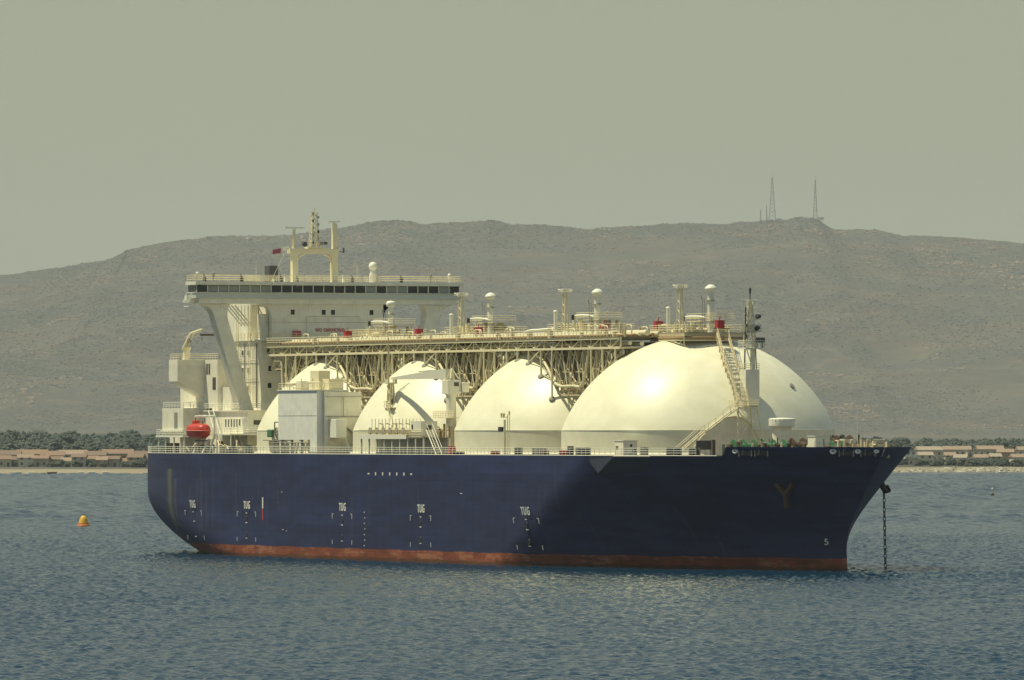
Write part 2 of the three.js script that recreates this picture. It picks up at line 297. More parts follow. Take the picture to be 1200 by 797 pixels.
{
  const marks = grp('hull_markings', ship);
  const flat = (x, y, w, h, z = 24.02) => box(x, y, z, w, h, 0.03);
  for (const X of [53.85, 79.28, 123.31, 157.78, 202.32]) {
    const zz = half(X, 6) + (X > 200 ? 0.1 : 0.03), yaw = Math.atan2(half(X + 2, 6) - half(X - 2, 6), 4), g = grp('tug_mark', ship); g.position.set(X, 6, zz); g.rotation.order = 'YXZ'; g.rotation.y = -yaw; g.rotation.x = Math.atan2(half(X, 9) - half(X, 3), 6);
    const t = new TextGeometry('TUG', { font, size: 1.3, depth: 0.03, curveSegments: 3 }); t.computeBoundingBox(); t.scale(0.88, 1, 1); t.translate(-t.boundingBox.max.x * 0.44, 2.05, 0);
    part('lettering', t, M.mark, g);
    const add = (x, y, ...a) => part('corner_mark', box(x, y - 6, ...a), M.mark, g);
    for (const s of [-1, 1]) { add(s * 4.4, 7.15, 0, 0.13, 0.8, 0.04); add(s * 4.1, 7.55, 0, 0.46, 0.1, 0.05); add(s * 4.4, 2.95, 0, 0.13, 0.7, 0.04); }
    add(0, 7.35, 0, 0.6, 0.14, 0.04); add(0, 5.75, 0, 0.8, 0.14, 0.04); add(0, 3.15, 0, 0.7, 0.12, 0.04);
    if (X > 60) for (const y of [6.45, 3.75]) { const r = part('push_bollard_recess', lathe([[0, 0.02], [0.3, 0.02], [0.36, 0.06], [0.36, -0.05]], 14).rotateX(Math.PI / 2).scale(1, 1.35, 1), M.dark, g); r.position.y = y - 6; }
  }
  part('gauge_stripe', flat(86.9, 9.1, 0.5, 1.85), M.mark, marks); part('gauge_stripe', flat(86.9, 7.2, 0.5, 1.9), M.red, marks);
  for (let k = 0; k < 7; k++) part('manifold_mark', flat(135.1 + k * 3.1, 14.15, k % 6 ? 0.45 : 0.8, k % 6 ? 0.5 : 0.22), M.mark, marks);
  const dm = []; for (let k = 0; k < 7; k++) dm.push(flat(133.2 + 0.25 * (k & 1), 2.5 + k * 0.9, 0.3, 0.16)); part('draught_marks', dm, M.mark, marks);
  const sp = []; for (let k = 0; k < 5; k++) { const X = rr(90, 190), Y = rr(4, 15); sp.push(flat(X, Y, rr(0.25, 0.6), 0.1)); } part('small_marks', sp, M.mark, marks);
  { const X = 265.6, Y = 4.5, z = half(X, Y), g = grp('bulb_mark', ship); g.position.set(X, Y, z + 0.1); g.rotation.y = 1.05; part('bulb_symbol', new TextGeometry('5', { font, size: 0.95, depth: 0.03, curveSegments: 3 }).translate(-0.4, -0.5, 0), M.mark, g); }
}

// ---- tanks
const TX = [213.5, 169.2, 124.9, 80.6];
const R0 = 21.18, RS = 22.75, CY = 12.9;
TX.forEach((X, i) => {
  const t = grp('storage_tank', ship); t.position.set(X, 0, 0);
  const prof = []; const a0 = Math.asin(R0 / RS); for (let k = 0; k <= 40; k++) { const a = a0 * (1 - k / 40); prof.push([RS * Math.sin(a), CY + RS * Math.cos(a)]); } prof[40][0] = 0.001;
  const dome = lathe(prof, 128); { const uv = dome.attributes.uv; for (let k = 0; k < uv.count; k++) uv.setXY(k, uv.getX(k) * 4, uv.getY(k) * 2); }
  part('dome_cover', dome, M.dome, t);
  const y1 = CY + RS * Math.cos(a0), sk = lathe([[R0 + 0.02, DECK - 0.1], [R0 + 0.02, y1 - 0.12], [R0 + 0.10, y1 - 0.06], [R0 + 0.02, y1]], 128); { const uv = sk.attributes.uv; for (let k = 0; k < uv.count; k++) uv.setXY(k, uv.getX(k) * 8, uv.getY(k)); }
  part('skirt', sk, M.dome, t);
  part('base_ring', lathe([[R0 + 0.02, DECK], [R0 + 0.5, DECK], [R0 + 0.5, DECK + 0.35], [R0 + 0.02, DECK + 0.4]], 96), M.white, t);
  part('top_turret', lathe([[4.2, 34.8], [4.2, 36.6], [3.8, 36.9], [0.01, 37.0]], 32), M.beige, t);
  if (i === 0) { const a = V(14.6, 15.3, -9.6).normalize().multiplyScalar(RS + 0.05), p = part('manhole', lathe([[0.01, 0.15], [0.42, 0.15], [0.5, 0.1], [0.5, 0]], 16), M.midGrey, t); p.position.set(a.x, CY + a.y, a.z); p.quaternion.setFromUnitVectors(UPV, a.clone().normalize()); }
});
const domeY = (dx, z, off = 0) => { const q = (RS + off) ** 2 - dx * dx - z * z; return q > 0 && Math.hypot(dx, z) < R0 ? CY + Math.sqrt(q) : -1; };

// ---- pipe trestle across the tank tops
{
  const ZA = 12, ZB = 3.2, YB = 33.9, YT = 35.5, spans = [[57, 102.7], [102.7, 147], [147, 191.3], [191.3, 211]];
  spans.forEach(([a, b], si) => {
    const g = grp('trestle_span', ship);
    part('walkway_deck', [box2(a, b, 35.52, 35.62, ZB, ZA + 0.5)], M.grating, g);
    part('kick_plate', box2(a, b, 35.2, 35.5, ZA + 0.3, ZA + 0.42), M.beige, g);
    for (const z of [ZA, ZB]) { part('chord', box2(a, b, YB - 0.18, YB + 0.18, z - 0.16, z + 0.16), M.beige, g); part('chord', box2(a, b, YT - 0.32, YT, z - 0.16, z + 0.16), M.beige, g); }
    const n = Math.round((b - a) / 3.7), st = (b - a) / n;
    for (let k = 0; k <= n; k++) { const x = a + k * st; bar('girder_post', V(x, YB, ZA), V(x, YT, ZA), 0.13, M.beige, g); bar('cross_beam', V(x, YB, ZA), V(x, YB, ZB), 0.16, M.tan, g); if (k < n) { bar('girder_brace', V(x, k & 1 ? YT : YB, ZA), V(x + st, k & 1 ? YB : YT, ZA), 0.09, M.beige, g); bar('plan_brace', V(x, YB, k & 1 ? ZA : ZB), V(x + st, YB, k & 1 ? ZB : ZA), 0.1, M.tan, g); } }
    part('railing', [...railing([V(a + 0.3, 35.62, ZA + 0.4), V(b - 0.3, 35.62, ZA + 0.4)], 1.15, 1.4, 0.045), ...railing([V(a + 0.3, 35.62, ZB), V(b - 0.3, 35.62, ZB)], 1.15, 1.8, 0.04)], M.beige, g);
    const runs = [[4.4, 36.0, 0.34], [5.4, 36.1, 0.42], [6.6, 35.95, 0.28], [7.5, 36.2, 0.46], [8.8, 36.0, 0.25], [9.6, 35.9, 0.2], [10.4, 34.6, 0.3], [8.4, 34.5, 0.36], [6.2, 34.5, 0.3]];
    runs.forEach(([z, y, r], k) => part('pipeline', tube(V(a, y, z), V(b, y, z), r, 10), k % 3 === 2 ? M.rustPipe : M.pipe, g));
    for (let k = 0; k < 5; k++) { const x = a + (b - a) * (k + 0.5) / 5 + rr(-2, 2), z = rr(5, 11), hgt = rr(0.5, 1.0); part('expansion_loop', path([V(x, 35.9, z), V(x, 36.4 + hgt, z), V(x + 1.2, 36.6 + hgt, z), V(x + 2.4, 36.4 + hgt, z), V(x + 2.4, 35.9, z)], 0.12, 6, 14), M.pipe, g); }
    const eq = []; for (let k = 0; k < 16; k++) { const x = rr(a + 1, b - 1), z = rr(4, 11.6), s = rr(0.25, 0.7); eq.push(rnd() < 0.5 ? box(x, 35.62 + s, z, s * 1.4, s * 2, s) : tube(V(x, 35.6, z), V(x, 35.6 + s * 2.4, z), s * 0.4, 8)); }
    part('valve_gear', eq, M.tan, g);
  });
  // legs standing on the domes
  TX.forEach((X, i) => {
    const g = grp('trestle_legs', ship);
    for (const dx of [-14.2, -9.7, -4.6, 0, 4.6, 9.7, 14.2]) for (const z of [ZA, 7.6]) {
      if (X + dx > 210.8) continue; const y = domeY(dx, z); if (y < 0 || y > YB - 0.3) continue;
      bar('leg', V(X + dx, y, z), V(X + dx, YB, z), 0.17, M.beige, g);
      const p = part('foot_pad', lathe([[0.02, 0.22], [0.5, 0.18], [0.6, -0.25]], 12), M.midGrey, g); p.position.set(X + dx, y, z); p.quaternion.setFromUnitVectors(UPV, V(dx, y - CY, z).normalize());
    }
    const dy = domeY(9.7, ZA); if (i > 0) { bar('leg_brace', V(X + 4.6, domeY(4.6, ZA) + 0.2, ZA), V(X + 9.7, YB, ZA), 0.1, M.beige, g); bar('leg_brace', V(X + 9.7, dy + 0.4, ZA), V(X + 14.2, domeY(14.2, 10) + 0.4, 10), 0.1, M.beige, g); bar('leg_brace', V(X + 9.7, dy + 1.4, ZA), V(X + 14.2, domeY(14.2, 10) + 1.0, 10), 0.1, M.beige, g); }
  });
  // deep lattice filling each valley between two domes (and between the aft dome and the accommodation)
  const vals = [[TX[1], TX[0]], [TX[2], TX[1]], [TX[3], TX[2]], [58.5 - 21, TX[3]]];
  vals.forEach(([A, B], vi) => {
    const g = grp('valley_lattice', ship), zs = [11.2, 7.4, 3.6];
    const low = (x, z) => { let y = vi === 3 && x < 64 ? 31.5 : 25.6; const a = vi === 3 ? -1 : domeY(x - A, z, 0.5), b = domeY(x - B, z, 0.5); return Math.max(y, a, b, 26.6); };
    const x0 = vi === 3 ? 57.5 : A + 3, x1 = B - 3, n = Math.round((x1 - x0) / 2.7), st = (x1 - x0) / n;
    for (const z of zs) for (let k = 0; k < n; k++) {
      const x = x0 + k * st, y = Math.min(low(x, z), YB - 0.1), y2 = Math.min(low(x + st, z), YB - 0.1);
      bar('lower_chord', V(x, y, z), V(x + st, y2, z), 0.15, M.tan, g);
      if (YB - y > 0.6 && (k + (z < 8 ? 1 : 0)) % 2 === 0) bar('lattice_post', V(x, y, z), V(x, YB, z), 0.12, k % 3 ? M.beige : M.tan, g);
      if (YB - Math.max(y, y2) > 0.8) { bar('lattice_brace', V(x, k & 1 ? y : YB, z), V(x + st, k & 1 ? YB : y2, z), 0.1, k & 1 ? M.beige : M.tan, g); if (k + 2 < n && k % 2 === 0) { const y3 = Math.min(low(x + 3 * st, z), YB - 0.1); bar('lattice_brace', V(x, YB, z), V(x + 3 * st, lerp(YB, y3, 0.85), z - 0.6), 0.13, M.beige, g); } if (YB - y > 4) bar('lattice_brace', V(x, (y + YB) / 2, z), V(x + st, k & 1 ? (y2 + YB) / 2 : y2, z), 0.08, M.tan, g); }
      if (z > 8 && YB - y > 1.2) { bar('lattice_brace', V(x, k & 1 ? YB : y, z + 0.15), V(x + st, k & 1 ? y2 : YB, z + 0.15), 0.09, M.beige, g); bar('tie', V(x, y, z), V(x, Math.min(low(x, 3.6), YB), 3.6), 0.1, M.tan, g); }
    }
    // feed pipes and cable trays that dip into the valley
    for (let k = 0; k < 11; k++) {
      const z = 2.6 + k * 0.9, pts = [], o = 0.9 + 0.55 * (k % 3); const s0 = vi === 3 ? 60 : A + 5 + (k % 3);
      for (let q = 0; q <= 7; q++) { const x = lerp(s0, (A + B) / 2 + 3 + (vi === 3 ? 5 : 0), q / 7); pts.push(V(x, Math.min(33.2 - 0.2 * (k % 2), low(x, z) + o), z)); }
      pts.push(V(pts[7].x + 2, lerp(pts[7].y, YB, 0.5), z), V(pts[7].x + 3, YB, z));
      part('dipping_pipe', path(pts, 0.16 + 0.08 * (k % 3), 7, 26), k % 2 ? M.rustPipe : M.pipe, g);
    }
    for (let k = 0; k < 4; k++) { const z = 4.5 + k * 1.7, pts = []; for (let q = 0; q <= 5; q++) { const x = lerp((A + B) / 2 + (vi === 3 ? 4 : -4), B - 6, q / 5); pts.push(V(x, Math.min(33.0, low(x, z) + 0.8), z)); } part('dipping_pipe', path(pts, 0.18, 7, 20), M.pipe, g); }
  });
}

// ---- tank-top platforms, vent masts, lamp masts, lockers
TX.forEach((X, i) => {
  const g = grp('tank_top_platform', ship), x0 = i ? X - 9 : X - 6.3, x1 = i ? X + 8.6 : X + 7.4, z0 = -4.5, z1 = i ? 3.1 : 5.6, dk = i ? 36.9 : 36.2;
  part('platform_deck', box2(x0, x1, dk - 0.15, dk, z0, z1), M.grating, g);
  part('platform_fascia', [box2(x0, x1, dk - 0.6, dk - 0.16, z1 - 0.1, z1), box2(x1 - 0.1, x1 - 0.003, dk - 0.6, dk - 0.16, z0, z1 - 0.11)], M.tan, g);
  part('railing', railing([V(x0, dk, z1), V(x1, dk, z1), V(x1, dk, z0), V(x0, dk, z0), V(x0, dk, z1)], 1.15, 1.4, 0.045), M.beige, g);
  if (i === 0) { for (let k = 0; k <= 9; k++) { const x = lerp(x0, x1, k / 9); bar('platform_stay', V(x, dk - 0.5, z1), V(lerp(X, x, 0.9), dk - 2, z1 - 0.3), 0.09, M.beige, g); } for (const [y, r] of [[0.85, 0.2], [1.2, 0.12]]) part('ring_pipe', path([V(x0, dk - y, z1 - 0.5), V(X, dk - y, z1 + 0.2), V(x1, dk - y, z1 - 0.5), V(x1 - 0.3, dk - y, z0)], r, 8, 30), y < 1 ? M.rustPipe : M.pipe, g); }
  const clutter = [], dirty = [];
  for (let k = 0; k < 46; k++) { const x = rr(x0 + 1.5, x1 - 2), z = rr(z0 + 0.6, z1 - 0.5), h = rr(0.4, 1.9), t = rnd(); (rnd() < 0.5 ? clutter : dirty).push(t < 0.4 ? tube(V(x, dk, z), V(x, dk + h, z), rr(0.08, 0.26), 7) : t < 0.75 ? tube(V(x, dk + h * 0.7, z), V(x + rr(-2.5, 2.5), dk + h * 0.7, z + rr(-1, 1)), rr(0.08, 0.22), 7) : box(x, dk + h / 2, z, rr(0.3, 1), h, rr(0.3, 0.9))); }
  part('valve_cluster', clutter, M.pipe, g); part('valve_cluster', dirty, M.tan, g);
  part('crossover_pipe', path([V(X - 2, dk + 0.3, 1.5), V(X - 2, dk + 2.2, 1.5), V(X - 1, dk + 2.45, 1.5), V(X + 2.6, dk + 2.45, 1), V(X + 3.6, dk + 2.3, 0.6), V(X + 4, dk + 2.1, 0.2)], 0.2, 8, 24), M.plainWhite, g);
  part('upper_platform', [box2(X - 3, X + 6, dk + 1.75, dk + 1.85, -3.4, 0.6), ...railing([V(X - 3, dk + 1.85, 0.6), V(X + 6, dk + 1.85, 0.6), V(X + 6, dk + 1.85, -3.4)], 1.1, 1.5, 0.04)], M.beige, g);
  part('dark_actuator', tube(V(X - 1.2, dk + 1.8, 2), V(X - 1.2, dk + 2.6, 2), 0.24, 10), M.dark, g);
  if (i === 1) part('arched_pipe', path([V(x0 - 4, 36.3, 6), V(x0 - 2.6, 37.0, 5.5), V(x0 - 1, 37.2, 4), V(x0 + 1, 37.4, 2.4)], 0.2, 9, 20), M.plainWhite, g);
  // vent mast
  const v = grp('vent_mast', ship), small = i === 3, r = small ? 0.44 : 0.5; v.position.set([218.3, 173.3, 128.4, 84.1][i], 36, 0);
  const top = small ? 6.5 : 7.1;
  part('mast_tube', lathe([[r + 0.2, 0], [r + 0.2, 0.4], [r, 0.7], [r, top - 0.4]], 20), M.plainWhite, v);
  part('mushroom_cap', lathe(small ? [[r, top - 0.7], [0.8, top - 0.5], [0.82, top], [0.6, top + 0.3], [0.01, top + 0.4]] : [[r, top - 0.7], [0.75, top - 0.35], [0.92, top - 0.25], [0.94, top - 0.05], [0.7, top + 0.25], [0.35, top + 0.48], [0.01, top + 0.52]], 24), M.plainWhite, v);
  part('collar', lathe([[r + 0.04, top - 1.95], [r + 0.25, top - 1.95], [r + 0.25, top - 1.85], [r + 0.04, top - 1.85]], 20), M.midGrey, v);
  part('ladder', [...[0.9, 1.25].map((q) => tube(V(-q * 0.2 - 0.6, 0.5, q - 0.2), V(-q * 0.2 - 0.6, top - 1.6, q - 0.2), 0.035, 4)), ...Array.from({ length: 16 }, (_, k) => tube(V(-0.8, 0.7 + k * 0.3, 0.65), V(-0.85, 0.7 + k * 0.3, 1.1), 0.025, 4)), tube(V(-0.7, top - 1.9, 0), V(-1.5, top - 1.7, 0.9), 0.06, 5), tube(V(-1.5, top - 1.7, 0.9), V(-1.5, top - 1.2, 0.9), 0.09, 6)], M.midGrey, v);
  if (i < 3) {
    const l = grp('lamp_mast', ship); l.position.set([216.2, 170.2, 126.1][i], 35.7, 4.2);
    part('mast_legs', [tube(V(-0.6, 0, 0.35), V(-0.4, 7.2, 0.25), 0.11, 7), tube(V(0.6, 0, 0.35), V(0.4, 7.2, 0.25), 0.11, 7), tube(V(0, 0, -0.5), V(0, 7.2, -0.3), 0.15, 7), ...Array.from({ length: 9 }, (_, k) => tube(V((k & 1 ? -1 : 1) * 0.6, 0.4 + k * 0.75, 0.3), V((k & 1 ? 1 : -1) * 0.55, 1.15 + k * 0.75, 0.28), 0.06, 5))], M.beige, l);
    part('lamp_platform', [box(0, 7.25, 0, 1.1, 0.1, 1.3), ...railing([V(-0.5, 7.3, 0.6), V(0.5, 7.3, 0.6), V(0.5, 7.3, -0.6), V(-0.5, 7.3, -0.6), V(-0.5, 7.3, 0.6)], 0.6, 1.1, 0.03)], M.beige, l);
    for (const [x, z] of [[0.5, 0.8], [0.5, -0.8], [-0.4, 0.9]]) { const f = part('floodlight', [new THREE.CylinderGeometry(0.28, 0.2, 0.4, 12).rotateX(Math.PI / 2)], M.plainWhite, l); f.position.set(x, 7.65, z); f.rotation.y = x; }
    const q = grp('stub_vent', ship); q.position.set([211, 165.6, 121.2][i], 35.7, 4); part('stub_tube', lathe([[0.3, 0], [0.3, i ? 4.2 : 4.2], [0.34, 4.25], [0.34, 4.5], [0.02, 4.6]], 14), M.plainWhite, q); part('stub_flange', lathe([[0.3, 0.3], [0.48, 0.3], [0.48, 0.42], [0.3, 0.42]], 14), M.midGrey, q);
  }
});
for (const [X, y, z] of [[73.5, 36.75, 3.6], [105.8, 36.75, 3.6], [132, 36.75, 3.6], [184.5, 36.75, 3.6], [207.6, 36.9, 4.2], [222.4, 36.9, 0.3]]) {
  const g = grp('fire_monitor_box', ship); g.position.set(X, y, z); g.scale.setScalar(0.85);
  part('cabinet', rbox2(-0.7, 0.7, -0.1, 1.25, -0.7, 0.7, 0.08), M.red, g); part('cabinet_lid', rbox2(-0.75, 0.75, 1.26, 1.36, -0.75, 0.75, 0.04), M.red, g);
  part('monitor_nozzle', [tube(V(0, 1.3, 0), V(0, 1.7, 0), 0.1, 8), tube(V(0, 1.7, 0), V(0.7, 2.0, 0.2), 0.09, 8)], M.red, g); part('bracket', [tube(V(-0.5, -1.1, 0), V(-0.5, 0, 0), 0.07, 5), tube(V(0.5, -1.1, 0), V(0.5, 0, 0), 0.07, 5)], M.beige, g);
}

// ---- stair tower down the front of the forward dome, foremast
{
  const g = grp('dome_stairway', ship), pts = [V(222.4, 36.1, -0.1), V(228.7, 31.8, 1.4), V(232.4, 28.2, 1.5), V(234.9, 24.7, 1.8)], w = 0.85;
  const tr = [], rl = [];
  for (let i = 1; i < pts.length; i++) {
    const a = pts[i - 1], b = pts[i], L = a.distanceTo(b), n = Math.round(L / 0.42);
    for (let k = 0; k < n; k++) { const p = a.clone().lerp(b, (k + 0.5) / n); if (k % 2) tr.push(box(p.x, p.y, p.z, 0.26, 0.05, 2 * w)); }
    for (const s of [-1, 1]) { const o = V(0, 0, s * w); bar('stringer', a.clone().add(o), b.clone().add(o), 0.1, M.tan, g); for (const h of [0.55, 1.1]) rl.push(tube(a.clone().add(o).setY(a.y + h), b.clone().add(o).setY(b.y + h), 0.05, 5)); for (let k = 0; k <= 4; k++) { const p = a.clone().lerp(b, k / 4).add(o); rl.push(tube(p, p.clone().setY(p.y + 1.1), 0.045, 5)); } }
    const n2 = 4; for (let k = 0; k < n2; k++) { const p = a.clone().lerp(b, k / n2), q = a.clone().lerp(b, (k + 1) / n2), dn = (v) => v.clone().add(V(-0.55, -0.9, 0)); bar('stair_brace', p.clone().setZ(p.z + w), dn(q).setZ(q.z + w), 0.07, M.tan, g); bar('stair_brace', dn(p).setZ(p.z - w), q.clone().setZ(q.z - w), 0.07, M.tan, g); bar('stair_leg', p.clone().setZ(p.z + w), dn(p).setZ(p.z + w), 0.08, M.tan, g); }
  }
  part('treads', tr, M.tan, g); part('handrail', rl, M.tan, g);
  part('landing', [box2(234.3, 237.6, 24.5, 24.62, 0.4, 4), ...railing([V(237.6, 24.6, 0.4), V(237.6, 24.6, 4), V(234.6, 24.6, 4)], 1.1, 1.1, 0.045)], M.beige, g);
  const legs = [[V(237.4, 24.5, 3.8), V(238, 17.2, 4.0)], [V(237.4, 24.5, 0.6), V(238.4, 17.2, -0.4)], [V(234.7, 24.5, 0.6), V(236.6, 17.2, 0.6)]]; for (const [a, b] of legs) bar('tower_leg', a, b, 0.15, M.beige, g);
  bar('tower_brace', V(237.4, 24.2, 3.8), V(238.4, 17.4, -0.4), 0.07, M.beige, g); bar('tower_brace', V(237.4, 24.2, 0.6), V(238, 19.5, 4), 0.07, M.beige, g);
  // two flights down to starboard
  for (const [a, b] of [[V(237.2, 24.5, 4), V(237.6, 21.1, 9)], [V(237.6, 21.0, 9.6), V(238, 17.3, 14.4)]]) { for (const o of [-0.5, 0.5]) { bar('flight_stringer', a.clone().setX(a.x + o), b.clone().setX(b.x + o), 0.12, M.beige, g); bar('flight_rail', a.clone().add(V(o, 1.05, 0)), b.clone().add(V(o, 1.05, 0)), 0.055, M.beige, g); } const t2 = []; for (let k = 0; k < 13; k++) { const p = a.clone().lerp(b, (k + 0.5) / 13); t2.push(box(p.x, p.y, p.z, 1, 0.05, 0.3)); } for (let k = 0; k <= 4; k++) { const p = a.clone().lerp(b, k / 4); t2.push(tube(p.clone().setX(p.x + 0.5), p.clone().add(V(0.5, 1.05, 0)), 0.04, 4)); } part('treads', t2, M.tan, g); }
  bar('tower_leg', V(237.7, 21.0, 9.3), V(237.8, 17.2, 9.4), 0.12, M.beige, g);
  // thin arch-shaped panel standing slightly proud of the skirt at the dome foot
  const c = grp('arched_panel', ship), pos = [], idx = [], rim = [], na = 40, nv = 6; c.position.set(TX[0], 0, 0); let last = null;
  for (let i = 0; i <= na; i++) {
    const ps = -1 + 2 * i / na, phi = 0.17 - 0.235 * ps - (ps < 0 ? 0.06 * ps * ps * -1 : 0), hh = 0.05 + 5.95 * Math.pow(Math.max(0, 1 - Math.pow(Math.abs(ps), ps < 0 ? 1.9 : 2.6)), 0.8), ro = R0 + 0.3, cs = Math.cos(phi), sn = Math.sin(phi), yt = DECK + hh, dy = yt - CY, ri = Math.min(R0, Math.sqrt(RS * RS - dy * dy)) - 0.3;
    for (let k = 0; k <= nv; k++) pos.push(ro * cs, DECK + hh * k / nv, ro * sn); pos.push(ro * cs, yt, ro * sn, ri * cs, yt + 0.1, ri * sn);
    const p = V(ro * cs, yt, ro * sn); if (last) rim.push(tube(last, p, 0.13, 6)); last = p;
    if (i < na) { const A = i * (nv + 3), B = A + nv + 3; for (let k = 0; k < nv; k++) idx.push(A + k, A + k + 1, B + k, B + k, A + k + 1, B + k + 1); idx.push(A + nv + 1, A + nv + 2, B + nv + 1, B + nv + 1, A + nv + 2, B + nv + 2); }
  }
  const ag = new THREE.BufferGeometry(); ag.setAttribute('position', new THREE.Float32BufferAttribute(pos, 3)); ag.setIndex(idx); ag.computeVertexNormals(); part('arch_shell', metreUV(ag), M.white, c); part('arch_rim', rim, M.beige, c);

  const f = grp('foremast', ship); f.position.set(232.4, 0, -0.35);
  part('mast_house', rbox2(-1.1, 1.1, 24.9, 30.4, -1.15, 1.15, 0.06), M.white, f);
  part('house_railing', railing([V(1, 30.4, -1.1), V(1, 30.4, 1.1), V(-1, 30.4, 1.1)], 0.9, 0.7, 0.04), M.beige, f);
  part('mast_column', tube(V(0.2, 30.4, -0.4), V(0.2, 33.6, -0.4), 0.38, 12), M.white, f);
  bar('mast_strut', V(0.3, 30.4, 1.0), V(0.2, 40, 0.75), 0.12, M.darkGrey, f); bar('mast_strut', V(0.4, 33.5, 0.7), V(0.3, 31, -0.2), 0.1, M.white, f);
  part('light_platform', [box2(-1.4, 1.4, 33.55, 33.75, -1.9, 1.3), ...railing([V(-1.3, 33.75, 1.3), V(1.3, 33.75, 1.3), V(1.3, 33.75, -1.8), V(-1.3, 33.75, -1.8)], 1.05, 1, 0.045)], M.white, f);
  for (const [y, z] of [[34.9, -0.9], [34.9, -1.7]]) part('floodlight', [box(1.0, y, z, 0.5, 0.8, 0.55), tube(V(0.9, 33.7, z), V(0.9, 34.6, z), 0.09, 6)], M.darkGrey, f);
  const lat = []; const corner = (y, a, b) => { const w = lerp(0.75, 0.22, (y - 33.7) / 7.3); return V(a * w, y, b * w); };
  for (const [a, b] of [[1, 1], [1, -1], [-1, 1], [-1, -1]]) bar('lattice_leg', corner(33.7, a, b), corner(41, a, b), 0.13, M.beige, f);
  for (let k = 0; k < 9; k++) { const y = 33.9 + k * 0.78; for (const s of [1, -1]) lat.push(tube(corner(y, 1, s), corner(y + 0.78, 1, -s), 0.05, 4), tube(corner(y, s, 1), corner(y + 0.78, -s, 1), 0.05, 4)); lat.push(tube(corner(y, 1, 1), corner(y, 1, -1), 0.05, 4)); }
  part('lattice_bracing', lat, M.beige, f);
  for (const [y, w] of [[41.0, 1.3], [39.9, 1.2], [38.9, 1.5], [36.6, 1.4]]) part('yard', [tube(V(0.2, y, w), V(0.2, y, -w), 0.06, 6), tube(V(0.2, y, w), V(0.2, y + 0.3, w), 0.1, 6)], M.plainWhite, f);
  part('upper_platform', box2(-0.7, 0.9, 36.2, 36.32, -1.5, 1.1), M.midGrey, f);
  bar('mast_strut', V(0.3, 30.4, -1.0), V(0.2, 38.6, -0.6), 0.1, M.midGrey, f); for (const [y, z] of [[35.2, 0.9], [36.9, 0.8], [37.9, -0.6], [39.3, 0.5], [40.3, -0.4]]) part('signal_lamp', [tube(V(0.6, y, z), V(0.6, y + 0.5, z), 0.2, 9), tube(V(0, y - 0.05, z), V(0.7, y - 0.05, z), 0.05, 5)], y > 37 ? M.plainWhite : M.darkGrey, f); part('upper_railing', railing([V(-0.6, 36.32, 1.1), V(0.9, 36.32, 1.1), V(0.9, 36.32, -1.5), V(-0.6, 36.32, -1.5)], 0.9, 0.8, 0.04), M.midGrey, f);
  part('horn', tube(V(0.5, 38.5, -1.1), V(1.2, 38.5, -1.1), 0.42, 14, 0.3), M.darkGrey, f); part('horn', tube(V(0.5, 36.7, -0.9), V(1.2, 36.8, -0.9), 0.4, 14, 0.3), M.dark, f);
  part('signal_box', box(0.4, 37.4, -0.1, 0.7, 1.1, 0.8), M.plainWhite, f);
  part('top_lantern', [tube(V(0.1, 41, 0), V(0.1, 42.3, 0), 0.09, 6), tube(V(0.1, 42.0, 0), V(0.1, 42.9, 0), 0.16, 8)], M.dark, f);
}

